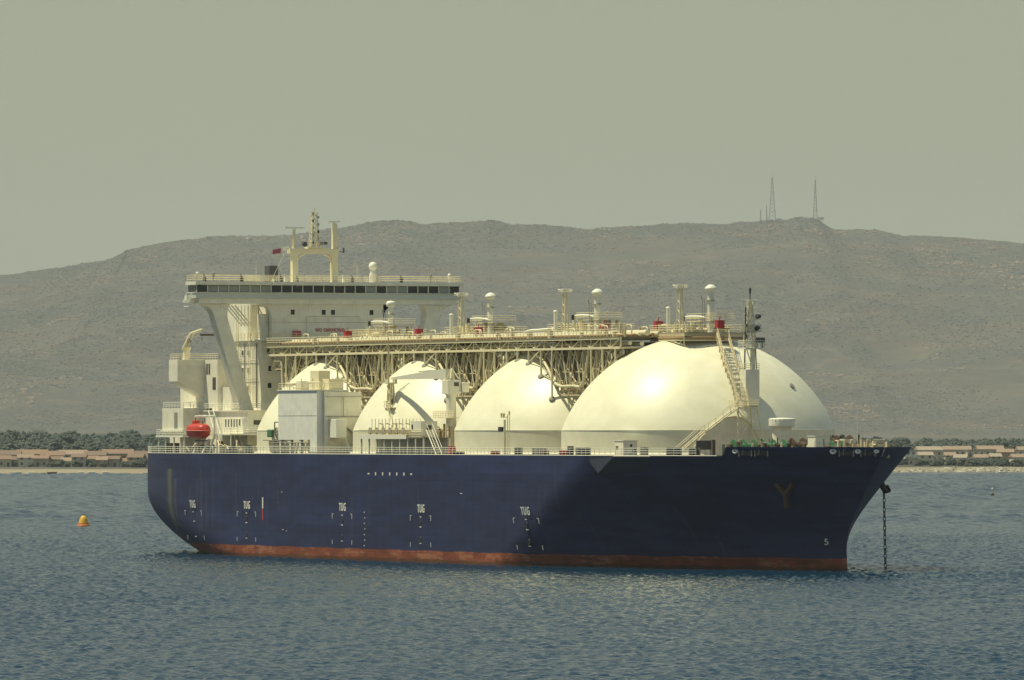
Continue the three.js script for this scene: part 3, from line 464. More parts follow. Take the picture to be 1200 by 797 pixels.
// ---- accommodation, bridge, casing, funnel
{
  const A = grp('accommodation_block', ship);
  part('lower_tier', [wallBox(30, 58.5, DECK, 24.4, -16, 16)], M.white, A);
  part('tier_edge', [box2(29.8, 58.9, 24.4, 24.6, -16.4, 16.4), box2(46, 62, 20.35, 20.6, 12, 20.5)], M.plainWhite, A);
  part('main_block', [wallBox(40, 55, 24.6, 36.4, -12.2, 12.2)], M.white, A);
  part('upper_block', [wallBox(42, 54.8, 36.4, 42.7, -10.2, 10.2)], M.white, A);
  part('block_edge', [box2(39.8, 55.6, 36.4, 36.6, -12.6, -10.25), box2(39.8, 55.6, 36.4, 36.6, 10.25, 12.6), box2(54.9, 57.2, 36.4, 36.6, -12.6, 12.6)], M.plainWhite, A);
  part('front_railing', railing([V(57.1, 36.6, 12.5), V(57.1, 36.6, -12.5)], 1.1, 1.5, 0.045).concat(railing([V(40, 36.6, 12.5), V(57, 36.6, 12.5)], 1.1, 1.5, 0.045)), M.beige, A);
  part('tier_railing', railing([V(30, 24.6, 16.3), V(58.8, 24.6, 16.3), V(58.8, 24.6, 12.3)], 1.1, 1.5, 0.045), M.plainWhite, A);
  const ring = (w, h) => { const s = new THREE.Shape(), a = w / 2 + 0.09, b = h / 2 + 0.09; s.moveTo(-a, -b); s.lineTo(a, -b); s.lineTo(a, b); s.lineTo(-a, b); s.closePath(); const q = new THREE.Path(); q.moveTo(-w / 2, -h / 2); q.lineTo(-w / 2, h / 2); q.lineTo(w / 2, h / 2); q.lineTo(w / 2, -h / 2); q.closePath(); s.holes.push(q); return new THREE.ExtrudeGeometry(s, { depth: 0.09, bevelEnabled: false }); };
  const win = (x, y, z, w, h, face) => { const g = part('window', face === 'x' ? rbox2(x, x + 0.06, y - h / 2, y + h / 2, z - w / 2, z + w / 2, 0.025) : rbox2(x - w / 2, x + w / 2, y - h / 2, y + h / 2, z, z + 0.06, 0.025), M.glass, A); { const q = part('window_frame', ring(w, h), M.plainWhite, A); q.position.set(x, y, z); if (face === 'x') q.rotation.y = Math.PI / 2; } return g; };
  for (const z of [6.4, 0.75, -0.95, -8]) win(54.8, 41.3, z, 0.72, 0.85, 'x');
  for (const [z, y] of [[9.6, 34.6], [11.0, 34.6], [10.6, 31.7], [10.7, 28.8], [9.0, 31.7], [4, 34.6], [0, 34.6], [-4, 34.6]]) win(55, y, z, 0.7, 0.85, 'x');
  for (const x of [43.4, 46.2, 49]) for (const y of [34.4, 31.4, 28.4]) win(x, y, 12.2, 0.8, 0.8, 'z');
  for (let k = 0; k < 5; k++) win(48.2 + k * 1.35, 22.4, 16, 0.6, 1.35, 'z'); win(54.9, 22.5, 16, 0.7, 1.1, 'z');
  for (const z of [14.2, 11.6, 9, 6]) win(58.5, 22.5, z, 1.5, 0.8, 'x');
  const notice = new TextGeometry('NO SMOKING', { font, size: 0.6, depth: 0.03, curveSegments: 2 }); notice.rotateY(Math.PI / 2).translate(54.83, 38.0, 2.3); part('red_lettering', notice, M.red, A);
  part('wall_seam', [box2(54.8, 54.84, 39.55, 39.6, -10.2, 10.2), box2(54.8, 54.84, 37, 40.6, 3.9, 3.95), box2(54.8, 54.84, 40.55, 40.6, -6, 3.9)], M.midGrey, A);
  part('red_fire_box', rbox2(54.85, 55.3, 37.2, 38.1, 5, 6.5, 0.06), M.red, A);
  // rounded brackets where the front wall meets the wings
  for (const s of [1, -1]) { const sh = new THREE.Shape(); sh.moveTo(0, 0); sh.lineTo(2.6, 0); sh.quadraticCurveTo(0, 0, 0, -3.2); sh.closePath(); const e = new THREE.ExtrudeGeometry(sh, { depth: 1.2, bevelEnabled: false, curveSegments: 10 }); e.rotateY(-Math.PI / 2); if (s < 0) e.scale(1, 1, -1); e.translate(54.75, 42.65, s * 10.2); part('wing_bracket', metreUV(e), M.white, A); }
  // raking struts under the bridge wings
  for (const s of [1, -1]) {
    const T = [[21.4, 42.6], [18.9, 42.6], [11.5, 19.6], [14.6, 19.6]], sh = new THREE.Shape(); sh.moveTo(T[0][0] + 1.2, T[0][1]); sh.quadraticCurveTo(21.0, 42.2, 20.5, 40.3); sh.lineTo(T[3][0] - 0.3, T[3][1]); sh.lineTo(T[2][0] + 0.5, T[2][1]); sh.lineTo(18.2, 40); sh.quadraticCurveTo(18.5, 42.3, 17.6, 42.6); sh.closePath();
    const e = new THREE.ExtrudeGeometry(sh, { depth: 2.4, bevelEnabled: true, bevelSize: 0.06, bevelThickness: 0.06, bevelSegments: 1, curveSegments: 8 }); e.rotateY(-Math.PI / 2); if (s < 0) e.scale(1, 1, -1); e.translate(54.7, 0, 0); e.computeVertexNormals(); part('wing_strut', metreUV(e), M.white, A);
  }
  // ladder trunk and brackets on the starboard wall
  const lad = []; for (const [x, z] of [[44.5, 12.7], [45.3, 12.7], [50.5, 12.8], [51.3, 12.8]]) lad.push(tube(V(x, 24.6, z), V(x, 42.4, z), 0.06, 5)); for (let y = 25; y < 42; y += 0.5) { lad.push(tube(V(44.5, y, 12.7), V(45.3, y, 12.7), 0.035, 4), tube(V(50.5, y, 12.8), V(51.3, y, 12.8), 0.035, 4)); } part('ladder', lad, M.beige, A);
  for (let k = 0; k < 4; k++) { const x = 46 + k * 1.6; bar('wing_brace', V(x, 39, 12.3), V(x - 0.6, 42.5, 15.2), 0.13, M.plainWhite, A); bar('wing_brace', V(x, 39, 12.4), V(x, 42.5, 12.4), 0.11, M.plainWhite, A); }
  part('vent_trunk', [wallBox(46.5, 48.6, 36.6, 42.6, 10.3, 11.6)], M.white, A); part('vent_trunk', [wallBox(51.5, 53.4, 36.6, 41, 10.3, 11.6)], M.white, A);
  bar('slanting_stay', V(52.8, 42.4, 12), V(54, 37, 9.5), 0.1, M.beige, A);
  part('wall_pipe', [tube(V(47.5, 25, 12.4), V(47.5, 36, 12.4), 0.1, 6), tube(V(53.2, 25, 12.4), V(53.2, 36, 12.4), 0.14, 6), tube(V(41, 33, 12.4), V(54, 33, 12.4), 0.05, 5), tube(V(41, 29.8, 12.4), V(54, 29.8, 12.4), 0.05, 5)], M.midGrey, A);

  const B = grp('bridge', ship);
  part('wing_girder', [wallBox(51.6, 55.2, 42.7, 43.6, -23.6, 23.6), wallBox(44, 51.6, 42.72, 43.6, -10.4, 10.4)], M.white, B);
  part('lower_panel', [wallBox(51.3, 55.45, 43.6, 44.55, -24.2, 24.2), wallBox(43.8, 51.3, 43.6, 44.54, -10.6, 10.6)], M.greyBand, B);
  part('interior_core', box2(52, 54.6, 44.5, 45.9, -23.6, 23.6), M.white, B); part('rear_wall', box2(44.2, 52, 44.5, 45.9, -10.2, 10.2), M.white, B);
  part('roof_slab', [wallBox(50.9, 55.9, 45.85, 46.42, -24.4, 24.4), wallBox(43.5, 50.9, 45.85, 46.41, -11, 11)], M.white, B);
  part('sill_lip', box2(51.1, 55.65, 44.5, 44.6, -24.35, 24.35), M.plainWhite, B);
  const N = 25, zs = 48 / N, pale = [1, 2, 3, 4, 5, 6, 16, 18, 19, 23];
  for (let k = 0; k < N; k++) { const z = 24 - (k + 0.5) * zs; part('bridge_window', rbox2(55.32, 55.4, 44.68, 45.78, z - zs / 2 + 0.13, z + zs / 2 - 0.13, 0.03), pale.includes(k) ? M.blind : M.glass, B); if (k) part('mullion', box(55.36, 45.2, 24 - k * zs, 0.22, 1.3, 0.14), M.plainWhite, B); if (k % 4 === 1) part('wiper_motor', box(55.5, 45.75, z, 0.15, 0.18, 0.4), M.midGrey, B); }
  for (const s of [1, -1]) for (let k = 0; k < 3; k++) part('end_window', box(52.0 + k * 1.25, 45.2, s * 24.1, 1.0, 1.1, 0.1), M.glass, B);
  part('end_wall', [box2(51.3, 55.3, 44.55, 45.9, 23.95, 24.04), box2(51.3, 55.3, 44.55, 45.9, -24.04, -23.95)], M.greyBand, B);
  part('roof_railing', railing([V(55.6, 46.42, 24.2), V(55.6, 46.42, -24.2), V(51.1, 46.42, -24.2), V(51.1, 46.42, -11), V(43.7, 46.42, -11), V(43.7, 46.42, 11), V(51.1, 46.42, 11), V(51.1, 46.42, 24.2), V(55.6, 46.42, 24.2)], 1.1, 1.5, 0.04), M.beige, B);
  part('wing_step', [box2(51.4, 54.6, 42.9, 43.1, 24.2, 25.1), box2(51.6, 54, 42.1, 42.3, 23.8, 25), tube(V(54, 43, 25), V(54, 44.4, 24.4), 0.07, 5), tube(V(51.5, 43, 25), V(51.5, 44.4, 24.4), 0.07, 5), box(53, 43.6, 24.8, 1.2, 0.9, 0.7)], M.plainWhite, B);
  for (const z of [23.7, 20.8, -18.9, -22.4]) { const g = part('compass_repeater', [tube(V(54.8, 46.4, z), V(54.8, 47.5, z), 0.12, 8), new THREE.SphereGeometry(0.32, 12, 8).translate(54.8, 47.75, z), tube(V(54.8, 47.2, z), V(54.8, 47.6, z), 0.28, 10)], z > 22 || z < -20 ? M.plainWhite : M.midGrey, B); g.name = 'roof_lamp'; }
  for (const [z, c] of [[22.3, 'dark'], [15.6, 'dark'], [-13.6, 'dark'], [-3, 'plainWhite'], [-4.6, 'darkGrey'], [7.6, 'plainWhite'], [8.4, 'darkGrey'], [5.5, 'midGrey']]) part('roof_fitting', [box(54.6, 46.85, z, 0.5, 0.8, 0.4), tube(V(54.6, 47.2, z), V(54.6, 47.7, z + 0.2), 0.12, 6)], M[c], B);
  part('radome', [new THREE.SphereGeometry(0.75, 20, 14).translate(50, 49.3, -10.2)], M.plainWhite, B); part('radome_post', [lathe([[0.62, 0], [0.62, 1.6], [0.45, 1.9], [0.45, 2.3]], 14).translate(50, 46.4, -10.2)], M.white, B);
  part('whip_aerial', [tube(V(52, 46.4, 12), V(52, 50, 12), 0.04, 4), tube(V(52, 46.4, -6.5), V(52, 49.5, -6.5), 0.04, 4)], M.beige, B);

  const K = grp('radar_mast', ship); K.position.set(48.4, 46.42, 0);
  for (const s of [1, -1]) { part('mast_leg', [wallBox(-0.55, 0.55, 0, 5.0, s * 3.65 - 0.5, s * 3.65 + 0.5), ...[tube(V(0.6, 0, s * 3.65 + 0.45), V(0.6, 5, s * 3.65 + 0.45), 0.08, 5)]].map(metreUV), M.beige, K); part('knee_brace', path([V(0, 3.3, s * 3.2), V(0, 4.4, s * 2.8), V(0, 5, s * 1.6)], 0.14, 6, 10), M.beige, K); }
  part('cross_beam', wallBox(-0.65, 0.65, 5, 5.85, -4.3, 4.7), M.beige, K); part('mast_platform', [box(0, 6.0, 0, 2.0, 0.25, 2.8), ...railing([V(0.9, 6.1, 1.4), V(0.9, 6.1, -1.4)], 0.9, 0.9, 0.04)], M.beige, K);
  part('radar_post', [tube(V(0, 5.85, 3.65), V(0, 9.2, 3.65), 0.34, 10, 0.22), tube(V(0.3, 5.9, 4.2), V(0.2, 9, 3.9), 0.08, 5)], M.beige, K); part('radar_scanner', [box(0, 9.4, 3.65, 0.3, 0.26, 3.6), tube(V(0, 9.1, 3.65), V(0, 9.4, 3.65), 0.3, 10)], M.plainWhite, K);
  part('radar_post', [wallBox(-0.4, 0.4, 5.85, 10.2, -4.1, -3.3)].map(metreUV), M.beige, K); part('radar_scanner', [box(0, 10.5, -3.6, 0.3, 0.22, 2.1), tube(V(0, 10.1, -3.6), V(0, 10.5, -3.6), 0.28, 10)], M.plainWhite, K);
  const top = []; const cr = (y, a, b) => { const w = lerp(0.75, 0.35, (y - 6) / 6); return V(a * w, y, b * w); }; for (const [a, b] of [[1, 1], [1, -1], [-1, 1], [-1, -1]]) bar('lattice_leg', cr(6, a, b), cr(12, a, b), 0.1, M.beige, K);
  for (let k = 0; k < 8; k++) { const y = 6.1 + k * 0.74; for (const s of [1, -1]) top.push(tube(cr(y, 1, s), cr(y + 0.74, 1, -s), 0.055, 4), tube(cr(y, s, 1), cr(y + 0.74, -s, 1), 0.055, 4)); } part('lattice_bracing', top, M.beige, K);
  for (let k = 0; k < 9; k++) part('signal_lamp', new THREE.CylinderGeometry(0.17, 0.17, 0.42, 8).translate(0.8 - 0.2 * (k % 2), 6.9 + k * 0.62, k % 2 ? -0.55 : 0.5), k % 3 ? M.midGrey : M.dark, K);
  part('mast_pole', [tube(V(0, 12, 0), V(0, 12.9, 0), 0.07, 5), box(0, 12, 0, 0.3, 0.1, 1.6)], M.beige, K); part('horn', tube(V(0.6, 6.6, 2.1), V(1.2, 6.6, 2.1), 0.42, 12), M.darkGrey, K); part('signal_board', box(0.6, 6.8, -1.5, 0.15, 0.5, 1.3), M.darkGrey, K); part('light_bracket', [tube(V(0, 5.4, -4.3), V(0, 5.4, -5.4), 0.05, 5), box(0, 5.6, -5.4, 0.25, 0.9, 0.25)], M.darkGrey, K);

  const C = grp('engine_casing', ship);
  part('casing_wall', [wallBox(24, 39.9, 25, 33.3, -15, 15.4)], M.white, C); part('side_wing_wall', [wallBox(39.9, 42.4, 24.6, 33.3, 12.3, 15.4)], M.white, C);
  { const sh = new THREE.Shape(); sh.moveTo(15.4, 33.3); sh.lineTo(20.3, 33.3); sh.lineTo(20.3, 29.6); sh.lineTo(15.4, 26.9); sh.closePath(); const e = new THREE.ExtrudeGeometry(sh, { depth: 4.3, bevelEnabled: true, bevelSize: 0.05, bevelThickness: 0.05, bevelSegments: 1 }); e.rotateY(-Math.PI / 2); e.translate(36, 0, 0); e.computeVertexNormals(); part('overhanging_air_intake', metreUV(e), M.white, C); }
  for (const [x, y, h] of [[37.3, 31.7, 1.8], [38.4, 31.7, 1.8], [40.4, 29.2, 2.1], [41.2, 29.2, 2.1]]) part('louvre', box(x, y, 15.43, 0.7, h, 0.06), M.darkGrey, C);
  part('casing_railing', railing([V(31.8, 33.3, 20.1), V(36, 33.3, 20.1), V(36, 33.3, 15.4), V(42.3, 33.3, 15.3)], 1.0, 1.2, 0.045), M.beige, C);
  part('inner_house', [wallBox(42.4, 47, 24.6, 28.6, 12.25, 14.6)], M.white, C);
  const F = grp('funnel', ship); part('funnel_wall', [wallBox(17, 31, 33.3, 45.4, -4.6, 4.2)], M.white, F); part('exhaust_uptake', rbox2(23.8, 26.2, 45.4, 49.8, -1.9, -0.2, 0.2), M.darkGrey, F); part('uptake_lamp', new THREE.SphereGeometry(0.3, 10, 8).translate(26.3, 47.2, -0.9), M.plainWhite, F);
  // provision crane on the casing
  const P = grp('provision_crane', ship); P.position.set(33, 33.3, 17.6); part('pedestal', lathe([[0.7, 0], [0.6, 1.6], [0.8, 1.8], [0.8, 2.2]], 12), M.beige, P);
  bar('crane_arm', V(0, 2, 0.6), V(0.4, 4.6, -0.6), 0.2, M.beige, P); bar('crane_arm', V(0, 2, 0), V(0.4, 4.7, -1.2), 0.16, M.beige, P); bar('crane_arm', V(0.4, 4.5, -0.6), V(0.6, 5.2, -2.6), 0.22, M.beige, P); for (let k = 0; k < 4; k++) bar('arm_rung', V(0.1 * k, 2.3 + 0.6 * k, 0.5 - 0.3 * k), V(0.1 * k, 2.5 + 0.6 * k, -0.2 - 0.3 * k), 0.07, M.tan, P);
  part('boom', box(1.2, 4.3, -3.9, 0.4, 0.35, 3.6), M.brown, P); part('winch_drum', tube(V(-0.4, 3.2, -0.4), V(0.5, 3.2, -0.4), 0.35, 10), M.midGrey, P); bar('hoist_wire', V(1.2, 4.2, -2.4), V(1.2, 3.2, -2.4), 0.04, M.dark, P);
  const D = grp('aft_deckhouse', ship); part('house_wall', [wallBox(25.6, 36, 20.35, 25, -19.2, 19.3)], M.white, D); part('deck_slab', [box2(24, 37.5, 20.0, 20.3, -19.8, 19.9)], M.plainWhite, D); part('roof_rail', railing([V(25.8, 25, 19.2), V(35.9, 25, 19.2), V(35.9, 25, 15.6)], 1.0, 1.4, 0.045), M.plainWhite, D);
  part('slab_railing', railing([V(24.2, 20.3, 19.8), V(37.4, 20.3, 19.8)], 1.0, 1.4, 0.045), M.plainWhite, D); part('louvre_door', box(32.4, 22.9, 19.33, 1.5, 2.7, 0.06), M.midGrey, D); part('slab_edge', box2(25.6, 36.1, 20.9, 21.2, 19.32, 19.6), M.plainWhite, D);
  for (const x of [24.5, 28, 32, 37]) bar('slab_pillar', V(x, DECK, Math.min(19.5, half(x, 17) - 1)), V(x, 20, Math.min(19.5, half(x, 17) - 1)), 0.14, M.plainWhite, D); part('under_deck_wall', [wallBox(19, 36, DECK, 20, -15, 15.5)], M.white, D);
  for (let k = 0; k < 6; k++) part('vent_pipe', [tube(V(44 + k * 2.2, DECK, 17.5 + (k % 3)), V(44 + k * 2.2, DECK + rr(1, 2.6), 17.5 + (k % 3)), rr(0.14, 0.3), 8)], k % 2 ? M.plainWhite : M.midGrey, D);
  for (const [a, b] of [[V(57.5, 20.4, 17.2), V(60.5, DECK, 17.2)], [V(44, 24.6, 16.8), V(47.5, 20.5, 16.8)]]) { for (const z of [0, 0.9]) bar('stair_stringer', a.clone().setZ(a.z + z), b.clone().setZ(b.z + z), 0.1, M.plainWhite, D); }
  bar('balcony_pillar', V(61.6, DECK, 20.2), V(61.6, 20.4, 20.2), 0.12, M.plainWhite, D); bar('balcony_pillar', V(55, DECK, 20.2), V(55, 20.4, 20.2), 0.12, M.plainWhite, D); part('balcony_rail', railing([V(46, 20.6, 20.4), V(62, 20.6, 20.4), V(62, 20.6, 12.5)], 1.0, 1.4, 0.04), M.plainWhite, D);
  part('bright_aft_pipes', Array.from({ length: 26 }, () => { const x = rr(38, 70), z = rr(16.6, 21.5); return tube(V(x, DECK + rr(0.2, 1.6), z), V(x + rr(-3, 3), DECK + rr(0.2, 2.6), z + rr(-0.5, 0.5)), rr(0.06, 0.16), 6); }), M.pipe, D);
}

// ---- deck railing, deck gear
{
  const g = grp('deck_railing', ship), pts = (s) => { const o = []; for (let X = 6; X <= 255; X += 6) o.push(V(X, 17.3, s * (half(X, 17.2) - 0.12))); return o; };
  part('rail_run', railing(pts(1), 1.1, 1.5, 0.04), M.plainWhite, g); part('rail_run', railing(pts(-1), 1.1, 1.5, 0.04), M.plainWhite, g);
  // compressor house, starboard, between the two after tanks
  const c = grp('compressor_house', ship);
  part('side_panel_wall', [wallBox(92.8, 110.6, 19.6, 27.7, 17.9, 23.5)], M.panel, c); part('roof_edge', box2(92.6, 110.9, 27.7, 27.85, 17.8, 23.7), M.plainWhite, c); part('panel_seam', box2(92.8, 110.6, 23.55, 23.6, 23.5, 23.53), M.midGrey, c);
  part('corner_leg', [wallBox(107.4, 110.6, DECK, 19.6, 22.4, 23.5)], M.panel, c); part('front_wall', [wallBox(110.62, 111.2, DECK, 27.5, 15.9, 22.4)], M.white, c);
  part('back_wall', [wallBox(93, 107, DECK, 19.6, 17.9, 18.3)], M.white, c); for (const x of [93.4, 98, 102.6]) part('corner_leg', [wallBox(x - 0.3, x + 0.3, DECK, 19.6, 22.9, 23.4)], M.panel, c);
  part('front_pipes', [tube(V(111.5, 26.7, 22.3), V(111.5, 26.7, 16), 0.07, 6), tube(V(111.5, 23.4, 22.3), V(111.5, 23.4, 15.9), 0.07, 6), tube(V(111.5, 26.7, 19.2), V(111.5, 23.4, 19.2), 0.06, 6), tube(V(111.6, 22.6, 20), V(111.6, 20, 16.5), 0.1, 6), tube(V(111.6, 22.6, 20.3), V(111.6, 20, 16.8), 0.06, 6)], M.midGrey, c);
  part('white_locker', rbox2(111.3, 114.5, 19.9, 23, 19.8, 21.6, 0.08), M.plainWhite, c); part('red_locker', rbox2(112, 113, 18.2, 19.4, 15.8, 16.9, 0.06), M.red, c);
  const lad = []; for (let k = 0; k < 4; k++) lad.push(tube(V(112 + k * 0.45, 19.8, 19.6), V(113.2 + k * 0.45, DECK, 18.6), 0.09, 5)); part('leaning_gangplank', lad, M.plainWhite, c);
  // roof machinery
  const roof = [], roof2 = []; for (let k = 0; k < 60; k++) { const x = rr(93.5, 110), z = rr(18.2, 23), h = rr(0.4, 2.0), t = rnd(); (t < 0.5 ? roof : roof2).push(rnd() < 0.6 ? tube(V(x, 27.8, z), V(x + rr(-0.3, 0.3), 27.8 + h, z), rr(0.06, 0.2), 6) : tube(V(x, 27.9 + h * 0.6, z), V(x + rr(-4, 4), 27.9 + h * 0.6, z + rr(-1, 1)), rr(0.07, 0.25), 6)); }
  part('roof_pipes', roof, M.pipe, c); part('roof_pipes', roof2, M.tan, c); part('roof_cabinet', rbox2(101.5, 105.5, 27.85, 31.0, 19.2, 21.2, 0.06), M.beige, c); part('roof_cabinet', rbox2(97, 99.6, 27.85, 29.3, 20.6, 22, 0.06), M.white, c); part('roof_cabinet', rbox2(106.6, 109.6, 27.85, 29.6, 18.4, 21, 0.06), M.beige, c);
  part('roof_railing', railing([V(93, 27.85, 23.5), V(110.6, 27.85, 23.5), V(110.6, 27.85, 18)], 1.05, 1.4, 0.04), M.beige, c);
  // pipework in front of the house at deck level
  const rack = []; for (let k = 0; k < 13; k++) { rack.push(tube(V(90 + k * 1.35, DECK + 0.3, 23.3), V(90.7 + k * 1.35, 19.1, 23.3), 0.08, 5), tube(V(90.7 + k * 1.35, 19.1, 23.3), V(91.35 + k * 1.35, DECK + 0.3, 23.3), 0.08, 5)); } for (const y of [17.9, 18.5, 19.1]) rack.push(tube(V(89, y, 23.35), V(107, y, 23.35), 0.09, 6)); part('pipe_rack', rack, M.midGrey, c);
  // green hose reel by the aft tank
  const r = grp('hose_reel', ship); r.position.set(86.6, 20.6, 21.4); part('reel_drum', [new THREE.TorusGeometry(0.95, 0.16, 8, 20), ...[0, 1, 2].map((k) => tube(V(0.9 * Math.cos(k * 1.05), 0.9 * Math.sin(k * 1.05), 0), V(-0.9 * Math.cos(k * 1.05), -0.9 * Math.sin(k * 1.05), 0), 0.07, 5))], M.midGrey, r); part('motor', rbox2(-3.4, -1.2, -0.6, 0.7, -0.5, 0.5, 0.2), M.green, r); part('reel_frame', [tube(V(-1, -3.4, 0), V(-1, 1.9, 0), 0.13, 6), tube(V(3, -3.4, 0), V(3, 1.9, 0), 0.13, 6), tube(V(-1, 1.9, 0), V(3, 1.9, 0), 0.13, 6), box(0, -1.1, 0, 9, 0.16, 1.6)], M.midGrey, r);

  // manifold platform
  const m = grp('cargo_manifold', ship);
  part('platform_deck', [box2(130, 158, 19.9, 20.1, 19, 23.6)], M.grating, m); part('fascia', box2(130, 150.8, 19.75, 20.4, 23.62, 23.75), M.plainWhite, m);
  for (let k = 0; k < 9; k++) bar('platform_pillar', V(130.4 + k * 3.4, DECK, 23.4), V(130.4 + k * 3.4, 19.9, 23.4), 0.16, M.plainWhite, m); part('inner_wall', [wallBox(131, 158, DECK, 19.9, 19, 19.3)], M.white, m);
  for (let k = 0; k < 6; k++) { const x = 134 + k * 2.9; part('loading_pipe', path([V(x, 20.9, 14.5), V(x, 21.2, 18), V(x, 21.2, 21), V(x, 21.0, 23.4)], 0.36, 10, 14), M.pipe, m); part('flange', new THREE.CylinderGeometry(0.6, 0.6, 0.22, 16).rotateX(Math.PI / 2).translate(x, 21.0, 23.3), M.midGrey, m); part('valve_wheel', new THREE.TorusGeometry(0.4, 0.06, 6, 14).rotateX(1.3).translate(x, 22.2, 21.4), M.tan, m); }
  part('platform_railing', [...railing([V(130, 20.1, 23.6), V(158, 20.1, 23.6)], 1.1, 0.9, 0.04), ...Array.from({ length: 15 }, (_, k) => tube(V(133 + k * 1.5, 20, 22.6), V(133 + k * 1.5, 23, 22.6), 0.06, 5))], M.beige, m);
  part('control_cabin', [wallBox(152, 156.4, 20.12, 22.6, 20.6, 23.4)], M.white, m); part('cabin_window', box(152.7, 21.7, 23.42, 0.6, 0.7, 0.06), M.glass, m); part('cabin_window', box(156.43, 21.6, 22, 0.06, 0.7, 0.8), M.glass, m);
  const clut = [], clut2 = []; for (let k = 0; k < 70; k++) { const x = rr(131, 163), z = rr(16.5, 22.5), h = rr(0.5, 2.4); (k % 2 ? clut : clut2).push(rnd() < 0.5 ? tube(V(x, 20, z), V(x, 20 + h, z), rr(0.07, 0.22), 6) : tube(V(x, 20 + h * 0.6, z), V(x + rr(-3, 3), 20 + h * 0.6, z), rr(0.07, 0.2), 6)); } part('manifold_pipework', clut, M.pipe, m); part('manifold_pipework', clut2, M.rustPipe, m);
  const gw = []; for (const o of [0, 1.0]) gw.push(tube(V(158.2, 21.2, 23.2 - o), V(162.5, DECK, 23.2 - o), 0.09, 5), tube(V(158.2, 22.2, 23.2 - o), V(162.5, 18.3, 23.2 - o), 0.045, 5)); for (let k = 0; k < 14; k++) gw.push(box(158.2 + 4.3 * (k + 0.5) / 14, 21.2 - 4 * (k + 0.5) / 14, 22.7, 0.26, 0.05, 0.9)); part('inclined_ladder', gw, M.plainWhite, m); part('red_drum', tube(V(163.5, DECK, 21), V(163.5, 18.6, 21), 0.7, 14), M.red, m);

  // hose crane
  const k = grp('hose_crane', ship); k.position.set(155.6, 0, 17.9);
  part('crane_post', lathe([[1.15, DECK], [1.15, DECK + 0.8], [0.85, DECK + 1.6], [0.78, 26.6], [1.0, 26.9]], 20), M.white, k); part('crane_cab', rbox2(-1.5, 1.3, 26.9, 29.2, -1.2, 1.0, 0.1), M.white, k); part('machinery_house', rbox2(-0.4, 1.8, 27.2, 28.8, -2.4, -1.25, 0.1), M.white, k); part('cab_window', box(1.33, 28.5, -0.4, 0.06, 0.6, 0.8), M.glass, k); part('head_frame', [tube(V(-0.8, 29.4, 0.6), V(0.2, 31.0, 0), 0.14, 6), tube(V(1.2, 29.4, 0.6), V(0.2, 31.0, 0), 0.14, 6), tube(V(1.2, 29.4, -0.8), V(0.2, 31.0, 0), 0.14, 6)], M.beige, k);
  { const L = 25.6, P = []; for (const [x, h, w] of [[-0.6, 0.85, 0.7], [-6, 0.7, 0.6], [-L, 0.16, 0.25]]) for (const [a, b] of [[1, 1], [1, -1], [-1, -1], [-1, 1]]) P.push([x, 30.1 - (x === -L ? 0.55 : 0) + a * h, b * w]); const idx = []; for (let s = 0; s < 2; s++) for (let q = 0; q < 4; q++) { const a = s * 4 + q, b = s * 4 + (q + 1) % 4; idx.push(a, b, a + 4, b, b + 4, a + 4); } idx.push(8, 10, 9, 8, 11, 10, 0, 1, 2, 0, 2, 3); const v = []; for (const q of idx) v.push(...P[q]); const j = new THREE.BufferGeometry(); j.setAttribute('position', new THREE.Float32BufferAttribute(v, 3)); j.computeVertexNormals(); part('jib', j, M.white, k); }
  bar('luffing_stay', V(0.2, 31, 0), V(-14, 30.6, 0), 0.06, M.dark, k); bar('hook_wire', V(-25.2, 29.4, 0), V(-25.2, 26.2, 0), 0.05, M.dark, k); part('hook_block', rbox2(-25.5, -24.9, 25.2, 26.2, -0.3, 0.3, 0.1), M.darkGrey, k);
  part('access_ladder', [...[0, 0.6].map((o) => tube(V(-1.1, DECK, -0.4 + o), V(-1.1, 26.6, -0.4 + o), 0.05, 4)), ...Array.from({ length: 22 }, (_, q) => tube(V(-1.1, DECK + 0.4 + q * 0.42, -0.4), V(-1.1, DECK + 0.4 + q * 0.42, 0.2), 0.035, 4)), ...railing([V(-4, 23.2, 1.4), V(0, 23.2, 1.4), V(3.6, 23.2, 1.0)], 1.0, 0.9, 0.05), box(-0.6, 23.15, 0.6, 7, 0.1, 1.6)], M.beige, k);
  // jib rest tower
  const j = grp('jib_rest', ship); j.position.set(130.2, 0, 18.2); for (const s of [-1, 1]) { bar('rest_leg', V(s * 1.4, DECK, 0.6), V(s * 0.35, 28.7, 0.3), 0.14, M.beige, j); bar('rest_leg', V(s * 1.4, DECK, -0.6), V(s * 0.35, 28.7, -0.3), 0.14, M.beige, j); } for (let q = 0; q < 8; q++) bar('rest_brace', V((q & 1 ? 1 : -1) * (1.35 - q * 0.12), DECK + q * 1.4, 0.5), V((q & 1 ? -1 : 1) * (1.2 - q * 0.12), DECK + (q + 1) * 1.4, 0.5), 0.08, M.beige, j); part('rest_cradle', [box(0, 28.8, 0, 1.6, 0.2, 1.6), box(0, 29.1, 0.75, 1.4, 0.7, 0.12), box(0, 29.1, -0.75, 1.4, 0.7, 0.12), box(0.6, 24.8, 0, 2.6, 0.12, 1.8), ...railing([V(-0.7, 24.9, 0.9), V(1.9, 24.9, 0.9)], 1, 0.8, 0.05)], M.beige, j); bar('tall_pole', V(-1.2, 24.8, 0), V(-1.2, 36.2, 0), 0.1, M.tan, j); bar('tall_pole', V(-0.8, 24.8, 0), V(-0.8, 34.2, 0), 0.07, M.tan, j); part('rest_stair', [tube(V(3.8, DECK + 3, 0.9), V(0.8, 24.8, 0.9), 0.09, 5), tube(V(3.8, DECK + 4, 0.9), V(0.8, 25.8, 0.9), 0.05, 5)], M.beige, j);

